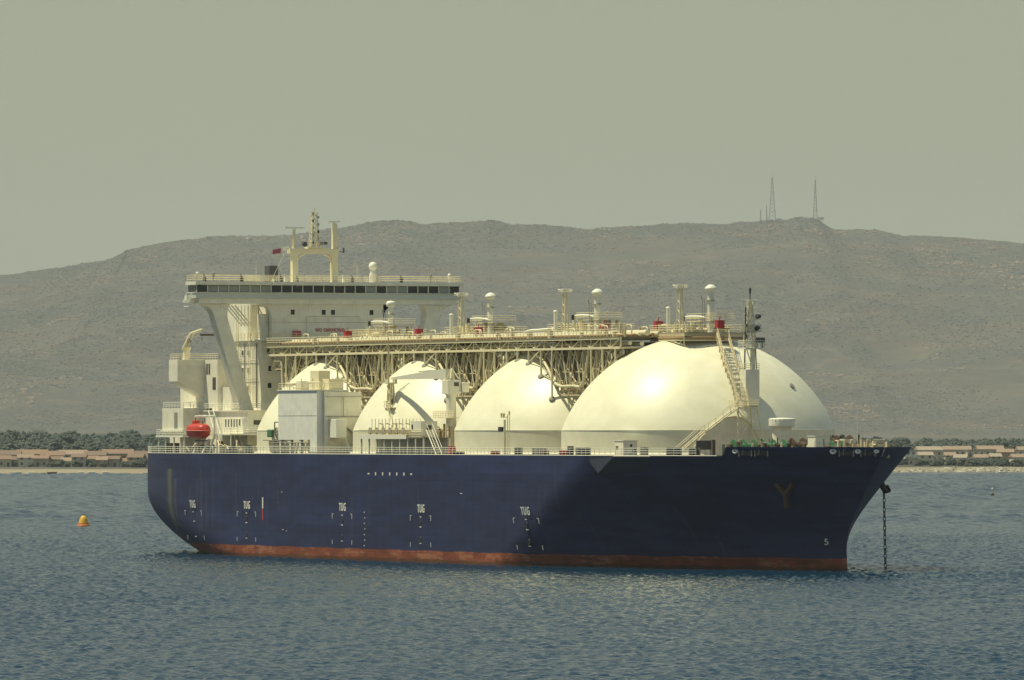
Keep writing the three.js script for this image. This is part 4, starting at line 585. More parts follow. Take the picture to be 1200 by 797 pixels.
  // side light post
  const l = grp('side_light_post', ship); l.position.set(188.7, DECK, 22); part('post', [tube(V(-0.5, 0, 0), V(-0.5, 5.6, 0), 0.2, 8), tube(V(0.7, 0, 0), V(0.7, 6.4, 0), 0.09, 6), tube(V(1.5, 0, 0), V(1.5, 6.6, 0), 0.06, 5), ...Array.from({ length: 13 }, (_, q) => tube(V(0.7, 0.4 + q * 0.45, 0), V(1.5, 0.4 + q * 0.45, 0), 0.03, 4))], M.beige, l); part('lamp_arm', [tube(V(-1.8, 6.0, 0), V(0.6, 6.0, 0), 0.08, 5), tube(V(-1.8, 6, 0), V(-1.9, 6.6, 0), 0.16, 7), tube(V(-0.9, 6, 0), V(-0.8, 6.6, 0), 0.16, 7), tube(V(1.4, 6.4, 0), V(1.3, 6.9, 0), 0.14, 7)], M.tan, l); part('black_ball_signal', box(-1.9, 4.1, 0, 1.5, 0.75, 0.5), M.dark, l);
  // forward deck house and small gear along the rail
  const h = grp('rail_deckhouse', ship); h.position.set(228.6, DECK, 18.6); part('house_wall', [wallBox(-1.6, 1.8, 0, 2.3, -1.1, 1.2)], M.white, h); part('house_roof', box(0.1, 2.36, 0.05, 3.7, 0.1, 2.5), M.plainWhite, h); part('notice_plate', box(1.83, 1.6, -0.1, 0.05, 0.35, 0.35), M.dark, h); part('notice_plate', box(-0.6, 1.3, 1.22, 0.9, 0.45, 0.05), M.brown, h); part('lifebuoy', new THREE.TorusGeometry(0.26, 0.09, 7, 16).rotateY(Math.PI / 2).translate(1.86, 0.8, -0.6), M.brown, h);
  const rackAt = (X, Z, n, mat, name, hgt = 1.3, L = 0.85) => { for (let q = 0; q < n; q++) { const a = grp(name, ship); a.position.set(X + q * (L + 0.12), DECK, Z); part('drum', [tube(V(0, 0.1, 0), V(0, hgt, 0), L * 0.36, 10), tube(V(0, hgt * 0.5, 0), V(0, hgt * 0.55, 0), L * 0.42, 10)], mat, a); part('stand', box(0, hgt * 0.5, -0.42, L * 0.8, hgt, 0.12), M.midGrey, a); } };
  rackAt(219, 22.6, 5, M.darkGrey, 'mooring_bitt'); rackAt(243.4, 18.0, 5, M.darkGrey, 'mooring_bitt'); rackAt(248.2, 16.3, 3, M.darkGrey, 'mooring_bitt'); rackAt(237.2, 19.6, 2, M.midGrey, 'mooring_bitt', 1.4); rackAt(202, 22.8, 5, M.midGrey, 'mooring_bitt', 1.2);
  rackAt(213.6, 23, 4, M.red, 'foam_drum', 0.9, 1.0); rackAt(186, 23.2, 3, M.red, 'foam_drum', 0.7, 0.8); rackAt(207, 23.2, 2, M.brown, 'foam_drum', 0.8, 0.7); rackAt(195.5, 23, 2, M.dark, 'mooring_bitt', 1.3, 0.9); rackAt(217.3, 23.1, 1, M.dark, 'mooring_bitt', 1.5, 1.2); rackAt(171, 23.2, 2, M.dark, 'mooring_bitt', 0.6, 1.6); rackAt(28, 19, 3, M.brown, 'mooring_bitt', 1.8, 1.6); rackAt(68, 22.6, 2, M.darkGrey, 'mooring_bitt', 1.1, 1.2); rackAt(76, 22.6, 2, M.darkGrey, 'mooring_bitt', 1.5, 0.8);
  const sp = grp('spray_shield', ship); sp.position.set(244.6, DECK, 13.6); part('shield_plate', rbox2(-2.2, 2.2, 1.0, 2.4, -1.3, -1.1, 0.05), M.darkGrey, sp); part('shield_front', rbox2(2.0, 2.2, 1.0, 2.4, -1.3, 1.2, 0.05), M.darkGrey, sp); part('shield_legs', [tube(V(-2, 0, -1.2), V(-2, 1.1, -1.2), 0.1, 5), tube(V(2.1, 0, -1.2), V(2.1, 1.1, -1.2), 0.1, 5), tube(V(2.1, 0, 1.1), V(2.1, 1.1, 1.1), 0.1, 5)], M.midGrey, sp);
  part('shield_post', [tube(V(3.2, 0, -1.2), V(3.2, 2.5, -1.2), 0.3, 8)], M.brown, sp);
}

// ---- forecastle
{
  const vent = grp('forecastle_ventilator', ship); vent.position.set(241.4, DECK, -1.7); part('vent_trunk', lathe([[1.5, 0], [1.5, 4.6]], 28), M.white, vent); part('vent_hood', lathe([[1.35, 4.4], [1.95, 4.5], [2.0, 4.6], [2.0, 5.6], [1.85, 5.75], [0.01, 5.85]], 32), M.plainWhite, vent); part('hood_bolts', Array.from({ length: 20 }, (_, q) => box(2.0 * Math.cos(q * 0.314), 5.5, 2.0 * Math.sin(q * 0.314), 0.12, 0.24, 0.12)), M.plainWhite, vent);
  const winch = (X, Z, mat, s = 1, frame = M.brown) => { const g = grp('mooring_winch', ship); g.position.set(X, DECK, Z); g.scale.setScalar(s * 1.25); part('winch_drum', [tube(V(0, 1.0, -1.3), V(0, 1.0, 1.3), 0.62, 14)], mat, g); for (const z of [-1.35, 0, 1.35]) part('drum_flange', tube(V(0, 1, z - 0.07), V(0, 1, z + 0.07), 1.05, 16), mat, g); part('winch_bed', [box(0, 0.2, 0, 2.2, 0.4, 4.4)], M.darkGrey, g); part('gear_case', rbox2(-0.45, 0.45, 0.3, 1.5, 1.6, 2.1, 0.15), frame, g); part('brake_gear', [tube(V(0.6, 0.4, -1.9), V(0.9, 2.1, -1.9), 0.1, 6), box(0.2, 0.8, -1.9, 0.5, 0.9, 0.3)], frame, g); };
  winch(250.5, 8.6, M.green); winch(251.5, 4.2, M.green); winch(252, -0.5, M.brown, 1.1); winch(252.5, -3.2, M.brown); winch(254, -5.2, M.brown, 1.25); winch(262, -2.2, M.green, 0.9); winch(266, -1.5, M.brown, 0.8); winch(270, -1.2, M.brown, 0.8); winch(255.5, -1.8, M.brown, 1.1);
  const pst = grp('brown_windlass', ship); pst.position.set(251.5, DECK, -4.6); part('windlass_frame', Array.from({ length: 12 }, (_, q) => tube(V(rr(-1, 1), 0.2, rr(-1.4, 1.4)), V(rr(-1, 1), rr(1.8, 3.3), rr(-1.4, 1.4)), rr(0.1, 0.25), 6)), M.brown, pst); part('windlass_gear', rbox2(-0.8, 0.8, 0.2, 2.2, -1.2, 0.6, 0.2), M.brown, pst);
  const gear = grp('forecastle_gear', ship); for (const [mat, n, k0] of [['brown', 34, 1], ['green', 12, 0.8], ['midGrey', 24, 1], ['plainWhite', 10, 0.8], ['tan', 18, 1]]) { const list = []; for (let q = 0; q < n; q++) { const X = rr(246, 262), z = rr(-7.5, Math.min(11.5, half(X, 17) - 2)), h = rr(1.2, 2.9) * k0; list.push(rnd() < 0.55 ? tube(V(X, DECK, z), V(X + rr(-0.4, 0.4), DECK + h, z + rr(-0.4, 0.4)), rr(0.05, 0.2), 6) : rnd() < 0.5 ? tube(V(X, DECK + h * 0.8, z), V(X + rr(-0.8, 0.8), DECK + h * 0.8, z + rr(-0.9, 0.9)), rr(0.1, 0.35), 9) : box(X, DECK + h * 0.4, z, rr(0.2, 0.6), h * 0.8, rr(0.2, 0.6))); } part('deck_fittings', list, M[mat], gear); }
  const store = grp('forecastle_store', ship); store.position.set(258.2, DECK, -0.4); part('store_wall', [wallBox(-1.4, 1.4, 0, 3.0, -1.1, 1.3)], M.plainWhite, store); part('store_top', box(0, 3.05, 0.1, 3.0, 0.1, 2.6), M.plainWhite, store); part('store_step', [wallBox(-2.4, -1.4, 0, 1.7, -0.8, 1.2)], M.plainWhite, store);
  const hatch = grp('sloping_hatch', ship); hatch.position.set(262.5, DECK, -3.2); part('hatch_cover', [box(0, 2.5, 0, 2.0, 0.2, 2.0).rotateZ(0), box(0.2, 1.6, 0, 1.6, 1.7, 1.7)], M.plainWhite, hatch); part('hatch_wheel', new THREE.SphereGeometry(0.35, 10, 8).translate(-1.2, 3.0, 0.5), M.dark, hatch);
  const fr = grp('forecastle_rails', ship); part('guard_rail', railing([V(264, 17.2, 3.0), V(276, 17.2, 0.6)], 2.3, 1.2, 0.03), M.midGrey, fr); part('guard_rail', railing([V(264, 17.2, -6.5), V(276, 17.2, -3)], 2.5, 1.2, 0.03), M.tan, fr); part('mast_pole', tube(V(274.2, 17.2, 0.6), V(274.2, 24.4, 0.6), 0.07, 6), M.plainWhite, fr);
  const junk = []; for (let q = 0; q < 22; q++) { const X = rr(264, 279), z = rr(-3, 1.5); junk.push(rnd() < 0.5 ? box(X, DECK + 1.0, z, rr(0.3, 0.9), rr(1.6, 2.6), rr(0.3, 0.8)) : tube(V(X, DECK, z), V(X + rr(-0.6, 0.6), DECK + rr(1.8, 2.6), z + rr(-0.6, 0.6)), rr(0.1, 0.35), 8)); } part('deck_fittings', junk, M.tan, fr);
  // fairleads and rollers let into the bulwark
  for (const [X, w] of [[260.2, 0.55], [275.6, 0.6], [279.0, 0.5], [281.4, 0.4]]) for (const s of X > 270 ? [1] : [1, -1]) { const g = grp('panama_fairlead', ship), y = 18.0, z = half(X, y), dz = (half(X + 0.4, y) - half(X - 0.4, y)) / 0.8; g.position.set(X, y, s * (z + 0.06)); g.rotation.y = -s * Math.atan(dz); part('fairlead_ring', new THREE.TorusGeometry(w * 0.6, 0.16, 8, 18).scale(1.15, 0.85, 1), M.mark, g); part('fairlead_throat', new THREE.CylinderGeometry(w * 0.55, w * 0.55, 0.1, 16).rotateX(Math.PI / 2).scale(1.1, 0.8, 1), M.midGrey, g); }
  for (const X of [261.9, 264.6, 277.4, 280.3]) { const g = grp('roller_chock', ship), y = 17.9, z = half(X, y), dz = (half(X + 0.4, y) - half(X - 0.4, y)) / 0.8; g.position.set(X, y, z + 0.05); g.rotation.y = -Math.atan(dz); part('chock_opening', box(0, 0, 0, 2.3, 1.1, 0.08), M.dark, g); part('chock_frame', [box(-1.2, 0, 0.05, 0.14, 1.3, 0.16), box(1.2, 0, 0.05, 0.14, 1.3, 0.16), box(0, 0.62, 0.05, 2.4, 0.1, 0.14)], M.midGrey, g); part('roller', tube(V(-0.4, -0.5, 0.08), V(-0.4, 0.5, 0.08), 0.16, 8), M.darkGrey, g); }
}

// ================================================================ things on the ship
{ // starboard anchor stowed in its pocket
  const a = thing('stowed_anchor', 'rusty anchor stowed in the hawse pocket on the starboard bow', 'anchor'), X = 263.4, Y = 12.1, z = half(X, Y);
  onShip(a, X, Y, z); a.rotation.y = -AL + Math.atan(-(half(X + 1, Y) - half(X - 1, Y)) / 2); const tilt = Math.atan(half(X, Y + 1) - half(X, Y - 1)) * 0.5;
  const b = grp('anchor_body', a); b.rotation.x = -tilt * 0.0;
  part('shank', [tube(V(0, -0.2, 0.3), V(0, -2.6, 0.05), 0.42, 8)], M.anchor, b); part('crown', rbox2(-0.55, 0.55, -0.7, -0.1, -0.15, 0.6, 0.15), M.anchor, b);
  for (const s of [1, -1]) part('fluke', path([V(0, -0.5, 0.3), V(s * 0.6, 0.0, 0.4), V(s * 1.15, 0.6, 0.5), V(s * 1.6, 1.2, 0.6)], 0.44, 7, 12), M.anchor, b);
  part('hawse_ring', new THREE.TorusGeometry(1.0, 0.24, 8, 20).translate(0, 1.6, 0.15), M.dark, b);
  // hanging chain at the port hawse
  const c = thing('anchor_chain', 'dark anchor chain hanging straight from the port bow into the sea', 'chain'); onShip(c, 258.6, 0, -10.75);
  const link = new THREE.TorusGeometry(0.30, 0.085, 7, 14).scale(0.66, 1.4, 1); const n = 19, step = 0.70;
  for (let k = 0; k < n; k++) { const m = part('chain_link', link, M.chain, c); m.position.set((n - k) * 0.012, 12.0 - k * step, -(k) * 0.02); m.rotation.y = (k & 1) * Math.PI / 2 + 0.6; }
  const h = grp('hawse_pipe', ship), Xp = 258.8, Yp = 12.9, zp = -half(Xp, Yp); h.position.set(Xp, Yp, zp); h.rotation.set(0.55, -0.45, 0); part('hawse_lip', new THREE.TorusGeometry(1.1, 0.4, 9, 20).translate(0, 0, -0.1), M.dark, h); part('hawse_throat', new THREE.CylinderGeometry(1.0, 1.0, 0.4, 18).rotateX(Math.PI / 2), M.dark, h); part('chain_stopper', rbox2(-0.6, 0.6, -1.5, -0.5, -0.9, -0.1, 0.2), M.chain, h);
}
{ // lifeboat on its davit
  const b = thing('lifeboat', 'red enclosed lifeboat hanging from its davit beside the accommodation block', 'lifeboat'); onShip(b, 51.8, 19.7, 22.4);
  const L = 7.6, W = 1.45, shell = (up) => { const pos = [], idx = [], nx = 22, na = 14; for (let i = 0; i <= nx; i++) { const s = -1 + 2 * i / nx, e = Math.pow(Math.max(0, 1 - Math.pow(Math.abs(s), 3.2)), 0.45); for (let k = 0; k <= na; k++) { const a = Math.PI * k / na; pos.push(s * L / 2, 1.35 + (up ? Math.pow(Math.sin(a), 0.7) * 1.3 * Math.pow(e, 0.6) : -Math.pow(Math.sin(a), 0.8) * 1.3 * Math.pow(e, 0.8)), Math.sign(Math.cos(a)) * Math.pow(Math.abs(Math.cos(a)), 0.85) * W * e); } } for (let i = 0; i < nx; i++) for (let k = 0; k < na; k++) { const a = i * (na + 1) + k; idx.push(a, a + 1, a + na + 1, a + 1, a + na + 2, a + na + 1); } const g = new THREE.BufferGeometry(); g.setAttribute('position', new THREE.Float32BufferAttribute(pos, 3)); g.setIndex(idx); g.computeVertexNormals(); return g; };
  part('hull', shell(false), M.boat, b); part('canopy', shell(true), M.boat, b); part('rubbing_strake', path(Array.from({ length: 25 }, (_, k) => { const a = k / 24 * 2 * Math.PI, s = Math.cos(a), e = Math.pow(Math.max(0, 1 - Math.pow(Math.abs(s), 3.2)), 0.45); return V(s * L / 2 * 1.01, 1.38, Math.sign(Math.sin(a)) * W * e * 1.03); }), 0.09, 6, 60), std(0.6, 0.16, 0.12, 0.5), b);
  part('helm_turret', rbox2(-1.9, -0.5, 2.6, 3.2, -0.5, 0.5, 0.12), M.boat, b); for (const x of [-1.6, -0.2, 1.2]) part('side_port', box(x, 2.05, 1.16, 0.5, 0.3, 0.08), M.glass, b); part('lifting_hook', [tube(V(2.2, 2.2, 0), V(2.2, 3.0, 0), 0.08, 6), tube(V(-2.3, 2.2, 0), V(-2.3, 3.1, 0), 0.08, 6)], M.brown, b);
  const d = grp('lifeboat_davit', ship); d.position.set(52.6, DECK, 22.2); for (const x of [-2.2, 2.2]) { bar('davit_arm', V(x, 0, 0.6), V(x, 2.5, -0.6), 0.2, M.plainWhite, d); bar('davit_arm', V(x, 2.5, -1.6), V(x, 6.4, -1.6), 0.2, M.plainWhite, d); bar('davit_arm', V(x, 6.4, -1.6), V(x, 6.3, 0.3), 0.18, M.plainWhite, d); bar('fall_wire', V(x, 6.2, 0.2), V(x, 5.3, 0.2), 0.05, M.dark, d); bar('davit_leg', V(x + 0.9, 0, -0.3), V(x, 2.5, -1.4), 0.18, M.plainWhite, d); }
  part('davit_winch', [tube(V(-0.8, 0.8, -0.4), V(0.8, 0.8, -0.4), 0.7, 12), box(0, 0.5, -1.2, 2.6, 1.0, 0.8)], M.brown, d); part('cradle_beam', box(0, 2.2, 0, 5, 0.25, 0.3), M.darkGrey, d);
}
{ // flags at the yard
  const wave = (w, h, ph) => { const g = new THREE.PlaneGeometry(w, h, 10, 6), p = g.attributes.position; for (let i = 0; i < p.count; i++) { const t = (p.getX(i) / w + 0.5); p.setZ(i, 0.18 * Math.sin(t * 6 + ph) * t); p.setY(i, p.getY(i) - 0.35 * t * w * 0.5); } const q = g.clone(); q.translate(0, 0, 0.012); g.computeVertexNormals(); q.computeVertexNormals(); return mergeGeometries([g, q]); };
  const f = thing('ensign', 'dull red flag flying from the radar mast yard', 'flag'); onShip(f, 48.4, 51.9, 6.1); f.rotation.y = -AL + Math.PI / 2 + Math.PI; part('cloth', wave(1.5, 0.8, 0.4).translate(0.75, 0, 0), M.flagRed, f);
  const w = thing('pennant', 'small white pennant flying just above the red flag', 'flag'); onShip(w, 48.4, 52.4, 4.6); w.rotation.y = -AL + Math.PI / 2 + Math.PI; part('cloth', wave(1.1, 0.7, 1.4).translate(0.55, 0, 0), M.plainWhite, w);
  const h = grp('flag_halyard', ship); bar('halyard', V(48.4, 46.5, 8), V(48.4, 52.3, 5), 0.03, M.beige, h);
}

// ================================================================ buoys, small boat
{
  const b = thing('mooring_buoy', 'yellow conical buoy with a flat float ring left of the ship stern', 'buoy'); b.position.set((98 - 600) * 2040 / 10794.6, 0, -2040);
  part('float_ring', lathe([[0.01, -0.5], [1.3, -0.4], [1.5, 0], [1.5, 0.32], [1.25, 0.5], [0.01, 0.55]], 28), M.orange, b); part('cone_body', lathe([[1.15, 0.5], [1.05, 1.0], [0.85, 1.7], [0.6, 2.15], [0.3, 2.4], [0.01, 2.45]], 28), M.yellow, b); part('cone_band', lathe([[1.1, 0.52], [1.22, 0.6], [1.18, 0.78], [1.06, 0.82]], 28), M.orange, b); part('lifting_eye', new THREE.TorusGeometry(0.2, 0.06, 6, 14).translate(0, 2.6, 0), M.brown, b);
  const s = thing('marker_buoy', 'tiny pale marker buoy floating far off right of the bow', 'buoy'); s.position.set((1163 - 600) * 3060 / 10794.6, 0, -3060); part('float_body', lathe([[0.01, -0.4], [0.55, -0.3], [0.6, 0.4], [0.3, 0.9], [0.01, 1.0]], 16), M.brown, s); part('staff', tube(V(0, 0.9, 0), V(0, 2.4, 0), 0.1, 6), M.mark, s); part('top_mark', lathe([[0.01, 1.5], [0.38, 1.9], [0.3, 2.4], [0.01, 2.5]], 12), M.mark, s);
  const w = thing('small_boat', 'small white boat near the rocky shore on the right', 'boat'); w.position.set((1173 - 600) * 4700 / 10794.6, 0, -4700); w.rotation.y = 0.3; const sh = new THREE.Shape(); sh.moveTo(-2.2, 0); sh.lineTo(2.0, 0); sh.lineTo(2.8, 1.0); sh.lineTo(-2.3, 0.9); sh.closePath(); part('hull', new THREE.ExtrudeGeometry(sh, { depth: 1.5, bevelEnabled: true, bevelSize: 0.15, bevelThickness: 0.3, bevelSegments: 2 }).translate(0, -0.1, -0.75), M.mark, w); part('cabin', rbox2(-0.9, 0.9, 0.9, 1.9, -0.6, 0.6, 0.12), M.mark, w); part('cabin_window', box(0, 1.5, 0.61, 1.3, 0.4, 0.05), M.glass, w);
}

// ================================================================ shore: houses, sheds, walls, rocks, trees
const ROOF = [std(0.25, 0.165, 0.12, 0.9), std(0.20, 0.14, 0.11, 0.9), std(0.29, 0.215, 0.165, 0.9), std(0.33, 0.28, 0.22, 0.9)];
const WALL = [std(0.52, 0.46, 0.34, 0.9), std(0.60, 0.56, 0.46, 0.9), std(0.42, 0.34, 0.23, 0.9), std(0.66, 0.64, 0.58, 0.9), std(0.46, 0.30, 0.20, 0.9)];
const WALLN = ['sand coloured', 'cream', 'ochre', 'white', 'terracotta'], ROOFN = ['orange tiled', 'dark orange tiled', 'pale orange tiled', 'grey tiled'];
const ORD = ['first', 'second', 'third', 'fourth', 'fifth', 'sixth', 'seventh', 'eighth', 'ninth', 'tenth', 'eleventh', 'twelfth', 'thirteenth', 'fourteenth', 'fifteenth', 'sixteenth'];
const atPx = (u, D) => (u - 600) * D / 10794.6;
function house(u, D, w, dp, h, wi, ri, label, group, flat) {
  const x = atPx(u, D), g = thing('shore_house', label, 'house', group); g.position.set(x, ground(x, D) - 0.3, -D); g.rotation.y = rr(-0.25, 0.25);
  part('wall', box2(-w / 2, w / 2, 0, h, -dp / 2, dp / 2), WALL[wi], g);
  if (flat) { part('roof', box2(-w / 2 - 0.3, w / 2 + 0.3, h, h + 0.5, -dp / 2 - 0.3, dp / 2 + 0.3), ROOF[ri], g); }
  else { const s = new THREE.Shape(); s.moveTo(-dp / 2 - 0.6, 0); s.lineTo(dp / 2 + 0.6, 0); s.lineTo(0, dp * 0.24); s.closePath(); const e = new THREE.ExtrudeGeometry(s, { depth: w + 1, bevelEnabled: false }); e.rotateY(Math.PI / 2); e.translate(-w / 2 - 0.5, h + 0.02, 0); const rf = part('roof', e, ROOF[ri], g); if (w > 8) part('chimney', box(w * 0.22, h + dp * 0.2, -0.6, 0.8, 1.4, 0.8), WALL[wi], rf); }
  const fl = h > 4.6 ? 2 : 1, n = Math.max(2, Math.floor(w / 3.2)); for (let f = 0; f < fl; f++) for (let k = 0; k < n; k++) { const wx = -w / 2 + (k + 0.5) * w / n; part(f === 0 && k === (n >> 1) ? 'door' : 'window', box(wx, f === 0 && k === (n >> 1) ? 1.3 : f * 2.8 + 1.9, dp / 2 + 0.03, 1.2, f === 0 && k === (n >> 1) ? 2.2 : 1.3, 0.12), M.darkGrey, g); }
}
{
  let k = 0;
  const front = [[4, 4790, 9], [17, 4800, 7], [30, 4795, 10], [46, 4800, 13], [66, 4805, 9], [80, 4800, 8], [93, 4795, 9], [106, 4805, 10], [120, 4800, 7], [131, 4805, 11], [147, 4805, 9], [160, 4810, 10], [171, 4812, 6]];
  for (const [u, D, w0] of front) { const w = w0 * 0.8; const wi = [0, 2, 1, 0, 4, 3, 0, 1, 4, 0, 1, 2, 3][k], ri = [0, 1, 2, 0, 1, 2, 1, 0, 2, 1, 0, 1, 0][k]; house(u, D + rr(-4, 4) + 20, w, rr(7, 9), rr(3.0, 5.4), wi, ri, `${ORD[k]} house from the left in the beachfront row, ${WALLN[wi]} walls, ${ROOFN[ri]} roof`, 'houses in the beachfront row', false); k++; }
  k = 0;
  for (const [u, D, w] of [[10, 4870, 13], [38, 4880, 17], [62, 4870, 12], [86, 4885, 15], [112, 4880, 11], [138, 4885, 16], [163, 4885, 12]]) { const wi = [1, 0, 4, 1, 0, 2, 1][k], ri = [1, 0, 0, 2, 1, 0, 1][k]; house(u, D, w, 10, rr(5.4, 6.6), wi, ri, `${ORD[k]} tall house from the left behind the beachfront row, ${WALLN[wi]} walls`, 'taller houses behind the beachfront row', false); k++; }
  k = 0;
  for (const [u, D, w, h, flat] of [[1071, 5080, 6, 3.4, 1], [1084, 5110, 8, 5.6, 0], [1099, 5090, 5, 3.2, 1], [1113, 5160, 6, 5.0, 0], [1126, 5100, 7, 4.4, 0], [1138, 5190, 5, 5.4, 1], [1151, 5130, 9, 4.2, 0], [1166, 5110, 6, 5.0, 0], [1178, 5200, 9, 6.6, 0], [1193, 5120, 8, 4.6, 0]]) { const wi = [0, 1, 2, 0, 3, 0, 1, 2, 4, 1][k], ri = [3, 3, 3, 2, 3, 3, 2, 3, 2, 2][k]; house(u, D, w, 8, h, wi, ri, `${ORD[k]} building right of the bow along the far shore, ${WALLN[wi]} walls`, 'buildings on the far shore right of the bow', !!flat); k++; }
  k = 0;
  for (const [u, D, w, h] of [[1068, 5300, 10, 6], [1088, 5330, 14, 6.4], [1107, 5300, 9, 5.6], [1121, 5340, 16, 6.6], [1143, 5310, 10, 6], [1160, 5350, 15, 6.8], [1185, 5320, 13, 6.2], [1204, 5330, 12, 6.6]]) { const wi = [3, 1, 0, 1, 3, 0, 1, 3][k]; house(u, D, w, 9, h, wi, [2, 3, 3, 2, 3, 2, 3, 2][k], `${ORD[k]} block right of the bow in the rear row of shore buildings, ${WALLN[wi]} walls`, 'rear row of shore buildings right of the bow', k % 2 === 0); k++; }
  // long pale sheds on the rise behind the woods
  k = 0;
  for (const [u, D, w, h, lab] of [[8, 6060, 9, 4, 'pale shed at the left edge above the dark woods'], [20, 6080, 5, 4, 'small pale shed second from the left above the woods'], [46, 6080, 7, 6.5, 'tall narrow pale shed with a flat roof above the woods'], [68, 6100, 18, 3.5, 'wide grey shed above the woods between two white ones'], [91, 6080, 26, 3, 'longest white roofed shed above the woods'], [116, 6070, 15, 3, 'pale shed with a low roof above the woods'], [125, 6050, 11, 4, 'white shed at the right end of the shed row']]) {
    const x = atPx(u, D), g = thing('far_shed', lab, 'shed', 'pale sheds above the woods'); g.position.set(x, ground(x, D) + 3.2, -D); part('wall', box2(-w / 2, w / 2, -4, h - 0.9, -8, 8), k === 3 ? ROOF[3] : WALL[3], g); part('roof', box2(-w / 2 - 0.6, w / 2 + 0.6, h - 0.88, h, -8.6, 8.6), WALL[3], g); part('loading_door', box(-w * 0.2, 0.2, 8.04, Math.min(3, w * 0.4), 3, 0.1), M.midGrey, g); k++;
  }
  // sunshades and beached boats on the sand
  for (const [u, D, lab] of [[18, 4700, 'long white beached boat near the left edge of the sand'], [36, 4706, 'small white beached boat left of the buoy'], [61, 4702, 'dark beached boat with a low hull on the sand'], [94, 4712, 'pale beached boat behind the yellow buoy'], [107, 4716, 'white beached boat right of the yellow buoy'], [124, 4712, 'white beached boat nearest the ship stern']]) { const D2 = shoreAt(atPx(u, D)) + 42, x = atPx(u, D2), g = thing('beached_boat', lab, 'boat', 'boats on the sand'); g.position.set(x, ground(x, D2), -D2); g.rotation.y = rr(-0.4, 0.4); const w = u === 18 ? 6 : u === 61 ? 5 : 3.4, sh = new THREE.Shape(); sh.moveTo(-w * 0.42, 0); sh.lineTo(w * 0.36, 0); sh.lineTo(w * 0.54, 1.1); sh.lineTo(-w * 0.48, 0.95); sh.closePath(); part('hull', new THREE.ExtrudeGeometry(sh, { depth: 1.3, bevelEnabled: true, bevelSize: 0.12, bevelThickness: 0.3, bevelSegments: 1 }).translate(0, 0, -0.65), u === 61 ? M.brown : M.mark, g); part('thwart', box(0, 0.98, 0, w * 0.5, 0.2, 1.2), M.midGrey, g); }
}
// stones, woods and scrub: countless, one object each
const IM = (name, geo, mat, list, colours) => { const m = new THREE.InstancedMesh(geo, mat, list.length), o = new THREE.Object3D(), c = new THREE.Color(); list.forEach(([x, y, z, sx, sy, sz, r, ci], i) => { o.position.set(x, y, z); o.scale.set(sx, sy, sz); o.rotation.set(0, r, 0); o.updateMatrix(); m.setMatrixAt(i, o.matrix); if (colours) m.setColorAt(i, c.setRGB(...colours(ci))); }); shade(m); m.name = name; m.userData = { kind: 'stuff' }; scene.add(m); return m; };
function lump(n, amp, sd) { const g = new THREE.IcosahedronGeometry(1, n), p = g.attributes.position; for (let i = 0; i < p.count; i++) { const v = V(p.getX(i), p.getY(i), p.getZ(i)), k = 1 + amp * (fbm(v.x * 1.7 + sd + 10, v.y * 1.7 + v.z * 1.3 + 20, 3) - 0.5) * 2; p.setXYZ(i, v.x * k, v.y * k, v.z * k); } g.computeVertexNormals(); return g; }
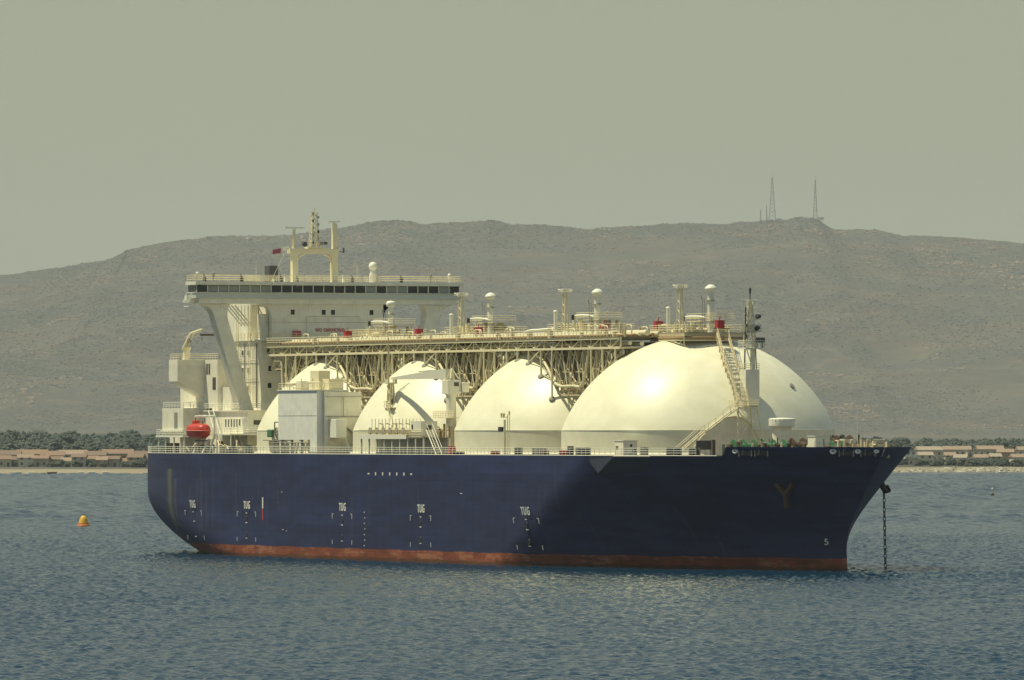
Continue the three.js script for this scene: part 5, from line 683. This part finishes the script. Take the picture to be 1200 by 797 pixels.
{
  const stones = []; for (let i = 0; i < 2600; i++) { const x = rr(60, 620), D = shoreAt(x) + rr(-8, 60), s = rr(0.8, 2.4); stones.push([x, ground(x, D) + s * 0.2, -D, s * rr(0.8, 1.6), s * rr(0.6, 1), s, rr(0, 6), rnd()]); }
  const a = IM('shore_rocks', lump(0, 0.4, 1), std(1, 1, 1, 0.95), stones, (t) => [0.22 + 0.2 * t, 0.20 + 0.18 * t, 0.15 + 0.15 * t]); a.userData.label = 'rough grey stones banked along the water edge on the right'; a.userData.category = 'rocks';
  const leafy = []; { const gs = []; for (let k = 0; k < 80; k++) { const th = rr(0, 6.283), ph = Math.acos(rr(-0.5, 1)), r = rr(0.5, 1.0), s = rr(0.14, 0.3); const l = lump(0, 0.45, k); l.scale(s, s * 0.8, s); l.translate(r * Math.sin(ph) * Math.cos(th), r * Math.cos(ph), r * Math.sin(ph) * Math.sin(th)); gs.push(l); } leafy.push(mergeGeometries(gs)); }
  const wood = []; for (let i = 0; i < 2600; i++) { const x = rr(-900, 900), D = 4960 + 1080 * Math.pow(rnd(), 0.8) + (x > 0 ? 200 : 0), right = x > 80, gap = fbm(x / 70, D / 160, 3); if (gap < 0.42 || (right && D < 5420)) continue; const h = rr(4, 7.5) * (right ? 0.75 : 1); wood.push([x, ground(x, D) + h * 0.5, -D, h * rr(0.7, 1.1), h, h * rr(0.7, 1.1), rr(0, 6), rnd()]); }
  for (let i = 0; i < 240; i++) { const left = rnd() < 0.6, u = left ? rr(-20, 200) : rr(1040, 1230), D = left ? rr(4800, 4950) : rr(5030, 5200), x = atPx(u, D), h = rr(1.6, 3.4); wood.push([x, ground(x, D) + h * 0.4, -D, h * rr(0.8, 1.3), h, h, rr(0, 6), rnd()]); }
  const w = IM('distant_woodland', leafy[0], std(1, 1, 1, 1), wood, (t) => [0.066 + 0.025 * t, 0.088 + 0.025 * t, 0.078 + 0.02 * t]); w.userData.label = 'dark green woods on the plain between houses and mountain'; w.userData.category = 'woodland';
  const scrub = []; for (let i = 0; i < 170000; i++) { const D = FOOT + 60 + (RD - FOOT - 40) * rnd(), x = rr(-0.068, 0.068) * D, dens = fbm(x / 330 + 7, D / 620, 5); if (dens + rr(-0.14, 0.14) < 0.48) continue; const s = rr(0.8, 2.3); scrub.push([x, ground(x, D) + s * 0.08, -D, s * rr(1.2, 2.4), s * rr(0.3, 0.5), s, rr(0, 6), rnd()]); }
  const sc = IM('mountain_scrub', lump(1, 0.5, 3), std(1, 1, 1, 1), scrub, (t) => [0.085 + 0.02 * t, 0.090 + 0.02 * t, 0.086 + 0.016 * t]); sc.userData.label = 'low dark scrub dotted over the mountain slope'; sc.userData.category = 'scrub';
  const rocks = []; for (let i = 0; i < 90000; i++) { const D = FOOT + 250 + (RD - FOOT - 300) * rnd(), x = rr(-0.068, 0.068) * D, p = fbm(x / 110 + 31, D / 440 + 5, 4), q = fbm(x / 500 + 3, D / 1000, 3); if (p < (x > 150 ? 0.575 : 0.6) || q + (x > 150 ? 0.06 : -0.05) < 0.46) continue; const s = rr(0.8, 2.4) * (rnd() < 0.08 ? 2 : 1); rocks.push([x, ground(x, D) + s * 0.15, -D, s * rr(1, 2.2), s * rr(0.5, 1), s, rr(0, 6), rnd()]); }
  const rk = IM('mountain_outcrops', lump(0, 0.5, 8), std(1, 1, 1, 0.95), rocks, (t) => [0.19 + 0.16 * t, 0.145 + 0.13 * t, 0.115 + 0.11 * t]); rk.userData.label = 'pale pinkish rock outcrops scattered over the mountain slope'; rk.userData.category = 'rocks';
}
// transmitter masts on the summit
function latticeMast(u, hgt, w, label, thin) {
  const D = RD - 60, x = atPx(u, D), g = thing('transmitter_mast', label, 'mast', 'masts on the mountain top'); g.position.set(x, ground(x, D) - 1, -D); const m = std(0.16, 0.15, 0.15, 0.7);
  const C = (y, a, b) => { const k = lerp(w, w * 0.12, Math.pow(y / hgt, 0.75)); return V(a * k, y, b * k); }, n = thin ? 6 : 11, br = [];
  for (const [a, b] of [[1, 1], [1, -1], [-1, 1], [-1, -1]]) { const seg = []; for (let k = 0; k < n; k++) seg.push(tube(C(hgt * k / n, a, b), C(hgt * (k + 1) / n, a, b), thin ? 0.3 : 0.48, 5)); part('mast_leg', seg, m, g); }
  for (let k = 0; k < n; k++) { const y = hgt * k / n, y2 = hgt * (k + 1) / n; for (const s of [1, -1]) br.push(tube(C(y, 1, s), C(y2, 1, -s), 0.3, 4), tube(C(y, s, 1), C(y2, -s, 1), 0.3, 4), tube(C(y, s, 1), C(y, s, -1), 0.26, 4)); } part('bracing', br, m, g);
  part('aerial', tube(V(0, hgt, 0), V(0, hgt * 1.1, 0), thin ? 0.14 : 0.3, 6), m, g); if (!thin) part('equipment_hut', box(w + 8, 5, 1, 14, 7, 8), WALL[3], g); for (let k = 0; k < (thin ? 1 : 3); k++) part('dish', new THREE.CylinderGeometry(1.6, 1.2, 1.0, 12).rotateX(Math.PI / 2).translate(C(hgt * (0.25 + 0.2 * k), 1, 1).x, hgt * (0.25 + 0.2 * k), C(hgt * (0.25 + 0.2 * k), 1, 1).z + 0.6), WALL[1], g);
}
latticeMast(905, 107, 9, 'tall tapering lattice mast, left one of the two big masts'); latticeMast(955.5, 97, 5.4, 'slender lattice mast at the right end of the summit'); latticeMast(891.5, 35, 2.3, 'shortest mast on the summit, leftmost of the four', true); latticeMast(898.5, 42, 2.3, 'short mast standing between the shortest and the tallest', true);

renderer.render(scene, camera);
